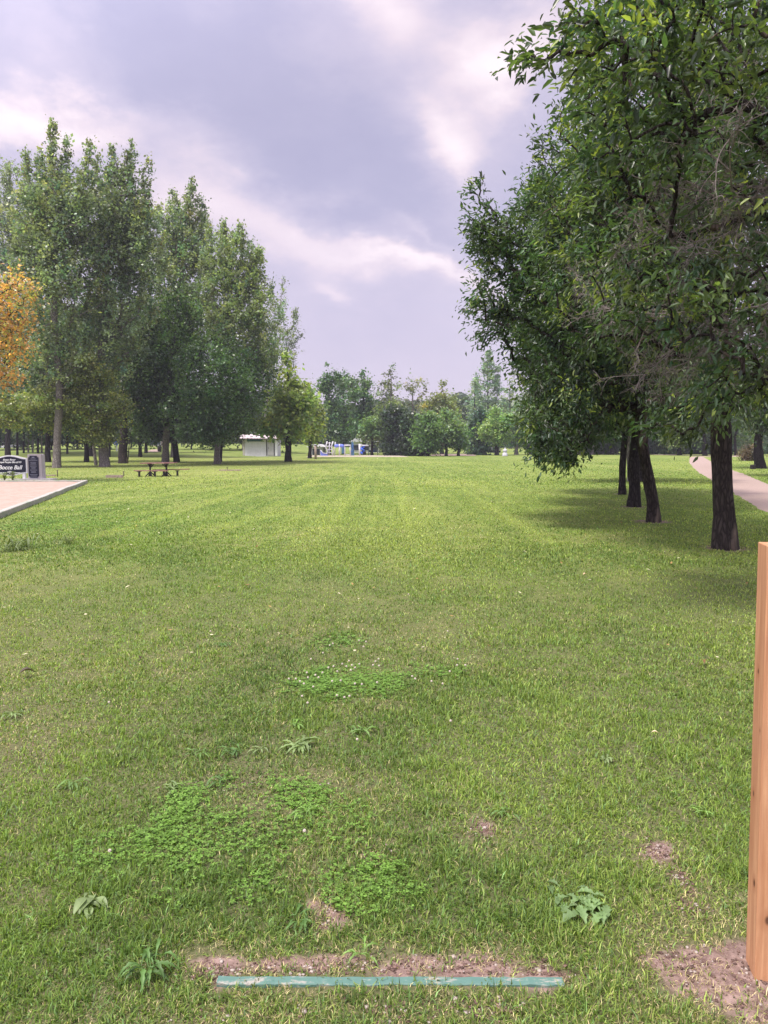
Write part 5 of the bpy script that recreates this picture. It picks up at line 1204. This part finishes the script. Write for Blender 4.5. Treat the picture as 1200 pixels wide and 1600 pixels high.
    # shrub mass in the middle
    for i, (px, py, rx, ry, D, n, lab) in enumerate(((622, 672, 26, 36, 99, 240, 'large dark shrub reaching the ground left of the gravel, its left half'), (648, 680, 26, 30, 97.5, 240, 'dark shrub reaching the ground close left of the gravel'))):
        x = X(px, D); b = Vector((x, D, TZ(x, D)))
        tree('large_shrub', lab, b, TR(b, [(.15,), (px, 700, .12), (px, py, .05)], D), [E(px, py, D, rx, ry, n), E(px, 700, D, rx * 1.05, 11, n // 2), E(px - 8, py - ry * .6, D, rx * .6, ry * .4, 50)], .28, 40, .45, ((.034, .062, .030), (.042, .075, .034))[i], M_barkdark, cat='shrub', seed=160 + i, wr=.7, tseg=8, bseg=3, minr=.03, group='shrubs in the middle of the far row')
    b = G(607, 708.5); D = b.y
    tree('old_elm', 'thick brown trunked tree at the left end of the dark shrubs', b, TR(b, [(.5,), (608, 690, .42), (610, 640, .3), (612, 600, .1)], D), [E(607, 645, D, 26, 30, 120), E(596, 668, D, 14, 14, 30)], .3, 30, .5, (.055, .08, .04), M_bark, seed=170, wr=.7, tseg=12, minr=.03)
    # beyond the path
    for i, (px, pyb, D_, rr, lob, col, lab) in enumerate((
        (1187, 732, None, .35, [(1190, 620, 60, 60, 220), (1240, 600, 60, 80, 150)], (.05, .09, .035), 'dark tree with a thick trunk beyond the path at the right edge'),
        (1150, 712, None, .2, [(1165, 610, 55, 66, 220), (1120, 600, 40, 60, 120)], (.026, .052, .022), 'dark tree with a leaning trunk beyond the path behind the near trunk'),
        (1230, 745, None, .25, [(1235, 590, 80, 100, 260)], (.035, .065, .025), 'tree standing beyond the path just outside the right edge'))):
        b = G(px, pyb); D = b.y
        tree('dark_elm', lab, b, TR(b, [(rr,), (px - 2, pyb - 30, rr * .8), (px + 8 if i == 1 else px, 650, rr * .6), (px + 8, 580, .05)], D), [E(a, c, D, w_, h_, n) for a, c, w_, h_, n in lob], .17, 40, .35, col, M_barkdark, seed=180 + i, wr=.6, tseg=12, minr=.02, bseg=4, group='trees beyond the path')
    for i, (px, py, w_, h_, col, lab) in enumerate(((1172, 712, 14, 17, (.12, .095, .055), 'dry brownish bush left of the thick trunk beyond the path'), (1112, 703, 22, 10, (.018, .04, .018), 'low dark shrub at the far bend of the path'), (1088, 702, 14, 9, (.03, .06, .022), 'low shrub at the left of the far path end'), (1046, 700, 26, 9, (.06, .09, .03), 'low bright bush behind the curved trunk'))):
        b = G(px, py + 6 if py < 705 else py + 8); D = b.y
        tree('bush', lab, b, TR(b, [(.06,), (px, py, .04), (px, py - h_ * .5, .02)], D), [E(px, py, D, w_, h_, 120)], .13 if i == 0 else .26, 34, .28, col, M_barkdark, cat='bush', seed=190 + i, wr=.6, tseg=6, bseg=3, minr=.01, group='bushes near the path')
    def stump(px, py, rr, h, lab):
        p = G(px, py); t = thing('tree_stump', lab, 'stump', p, 0, 'stumps beyond the path'); m = MB(); n = 10
        m.tube([(0, 0, -.1), (.01, 0, .05), (0, 0, h * .6), (0, .02, h)], [rr * 1.4, rr * 1.15, rr, rr * .95], 12); m.build('body', M_barkdark, t)
        MB().lathe([(.01, h + .001), (rr * .9, h + .003), (rr * .88, h + .012), (.01, h + .014)]).build('cut_face', M_oldwood, t)
    stump(1176, 733, .16, .28, 'low dark stump at the foot of the thick trunk beyond the path')
    stump(1166, 720, .2, .45, 'dark stump beside the dry bush beyond the path')
mid_trees()
def right_understory():
    labs = ['dark bush at the far lawn edge under the hanging branch tip', 'green bush between the far twin trunks and the right row', 'rounded bush seen just left of the slim dark trunk', 'green bush behind the curved trunk at the far lawn edge', 'dark bush between the curved trunk and the path head', 'dark green bush beyond the head of the path', 'deep green bush behind the nearest trunk beyond the path', 'dark bush at the right edge behind the thick trunk']
    for i, (px, w_, top) in enumerate(((846, 30, 655), (895, 34, 660), (942, 30, 650), (990, 36, 655), (1035, 32, 650), (1075, 34, 655), (1125, 36, 645), (1185, 44, 640))):
        D = 114 + (i * 5) % 9; x = X(px, D); b = Vector((x, D, TZ(x, D))); yb = 698 - (b.z - CAMH) * F / D
        tree('background_bush', labs[i], b, TR(b, [(.12,), (px, yb - 10, .1), (px, top + 20, .04)], D), [E(px, (top + yb + 2) / 2, D, w_, (yb + 2 - top) / 2, 150), E(px, yb - 8, D, w_ * .9, 8, 60)], .32, 32, .55,
             ((.06, .105, .04), (.085, .14, .05), (.05, .085, .035))[i % 3], M_barkdark, cat='bush', seed=240 + i, wr=.7, tseg=6, bseg=3, minr=.04, group='bushes behind the right row of trees')
right_understory()

def woods():
    r = np.random.default_rng(44); n = 120000
    px = r.uniform(-900, 1900, n); D = r.uniform(170, 215, n)
    topj = 634 + 26 * (fbm(px / 60, px * 0, 5, 3) - .5) * 2 - 28 * (px < 470) - 10 * (px > 820)
    py = 712 - (712 - topj) * r.random(n) ** 1.1
    u = (px - 600) / F; x = u * D; v = (800 - py) / F; z = CAMH + D * (-math.sin(PITCH) + v * math.cos(PITCH)) / (math.cos(PITCH) + v * math.sin(PITCH))
    cc = np.stack([x, D, z], 1); cl = .7 + .6 * fbm(px / 9, py / 9, 6, 3)
    col = np.array([[.05, .082, .04]]) * cl[:, None] * r.uniform(.7, 1.3, (n, 1))
    V, Q, cq = leaves(cc, r.normal(0, 1, (n, 3)), r.uniform(.9, 1.9, n), col, r, wr=.8)
    setp(npmesh('far_woods', V, quads=Q, mat=M_leaf, fcol=cq), 'far dark belt of woods closing the view behind the park', 'woods', kind='stuff')
woods()
# ------------------------------------------------------------------ smoky summer air
def haze():
    m = bpy.data.materials.new('haze'); m.use_nodes = True; t = m.node_tree; t.nodes.clear()
    o = N(t, 'ShaderNodeOutputMaterial'); v = N(t, 'ShaderNodeVolumePrincipled'); v.inputs['Color'].default_value = (.86, .87, 1.0, 1); v.inputs['Density'].default_value = .0005; v.inputs['Anisotropy'].default_value = .1
    L(t, v.outputs[0], o.inputs['Volume'])
    h = MB().box((0, 90, 19.5), (700, 360, 65)).build('haze', m)
    setp(h, 'thin smoky haze filling the air over the park', 'haze', kind='stuff')
haze()
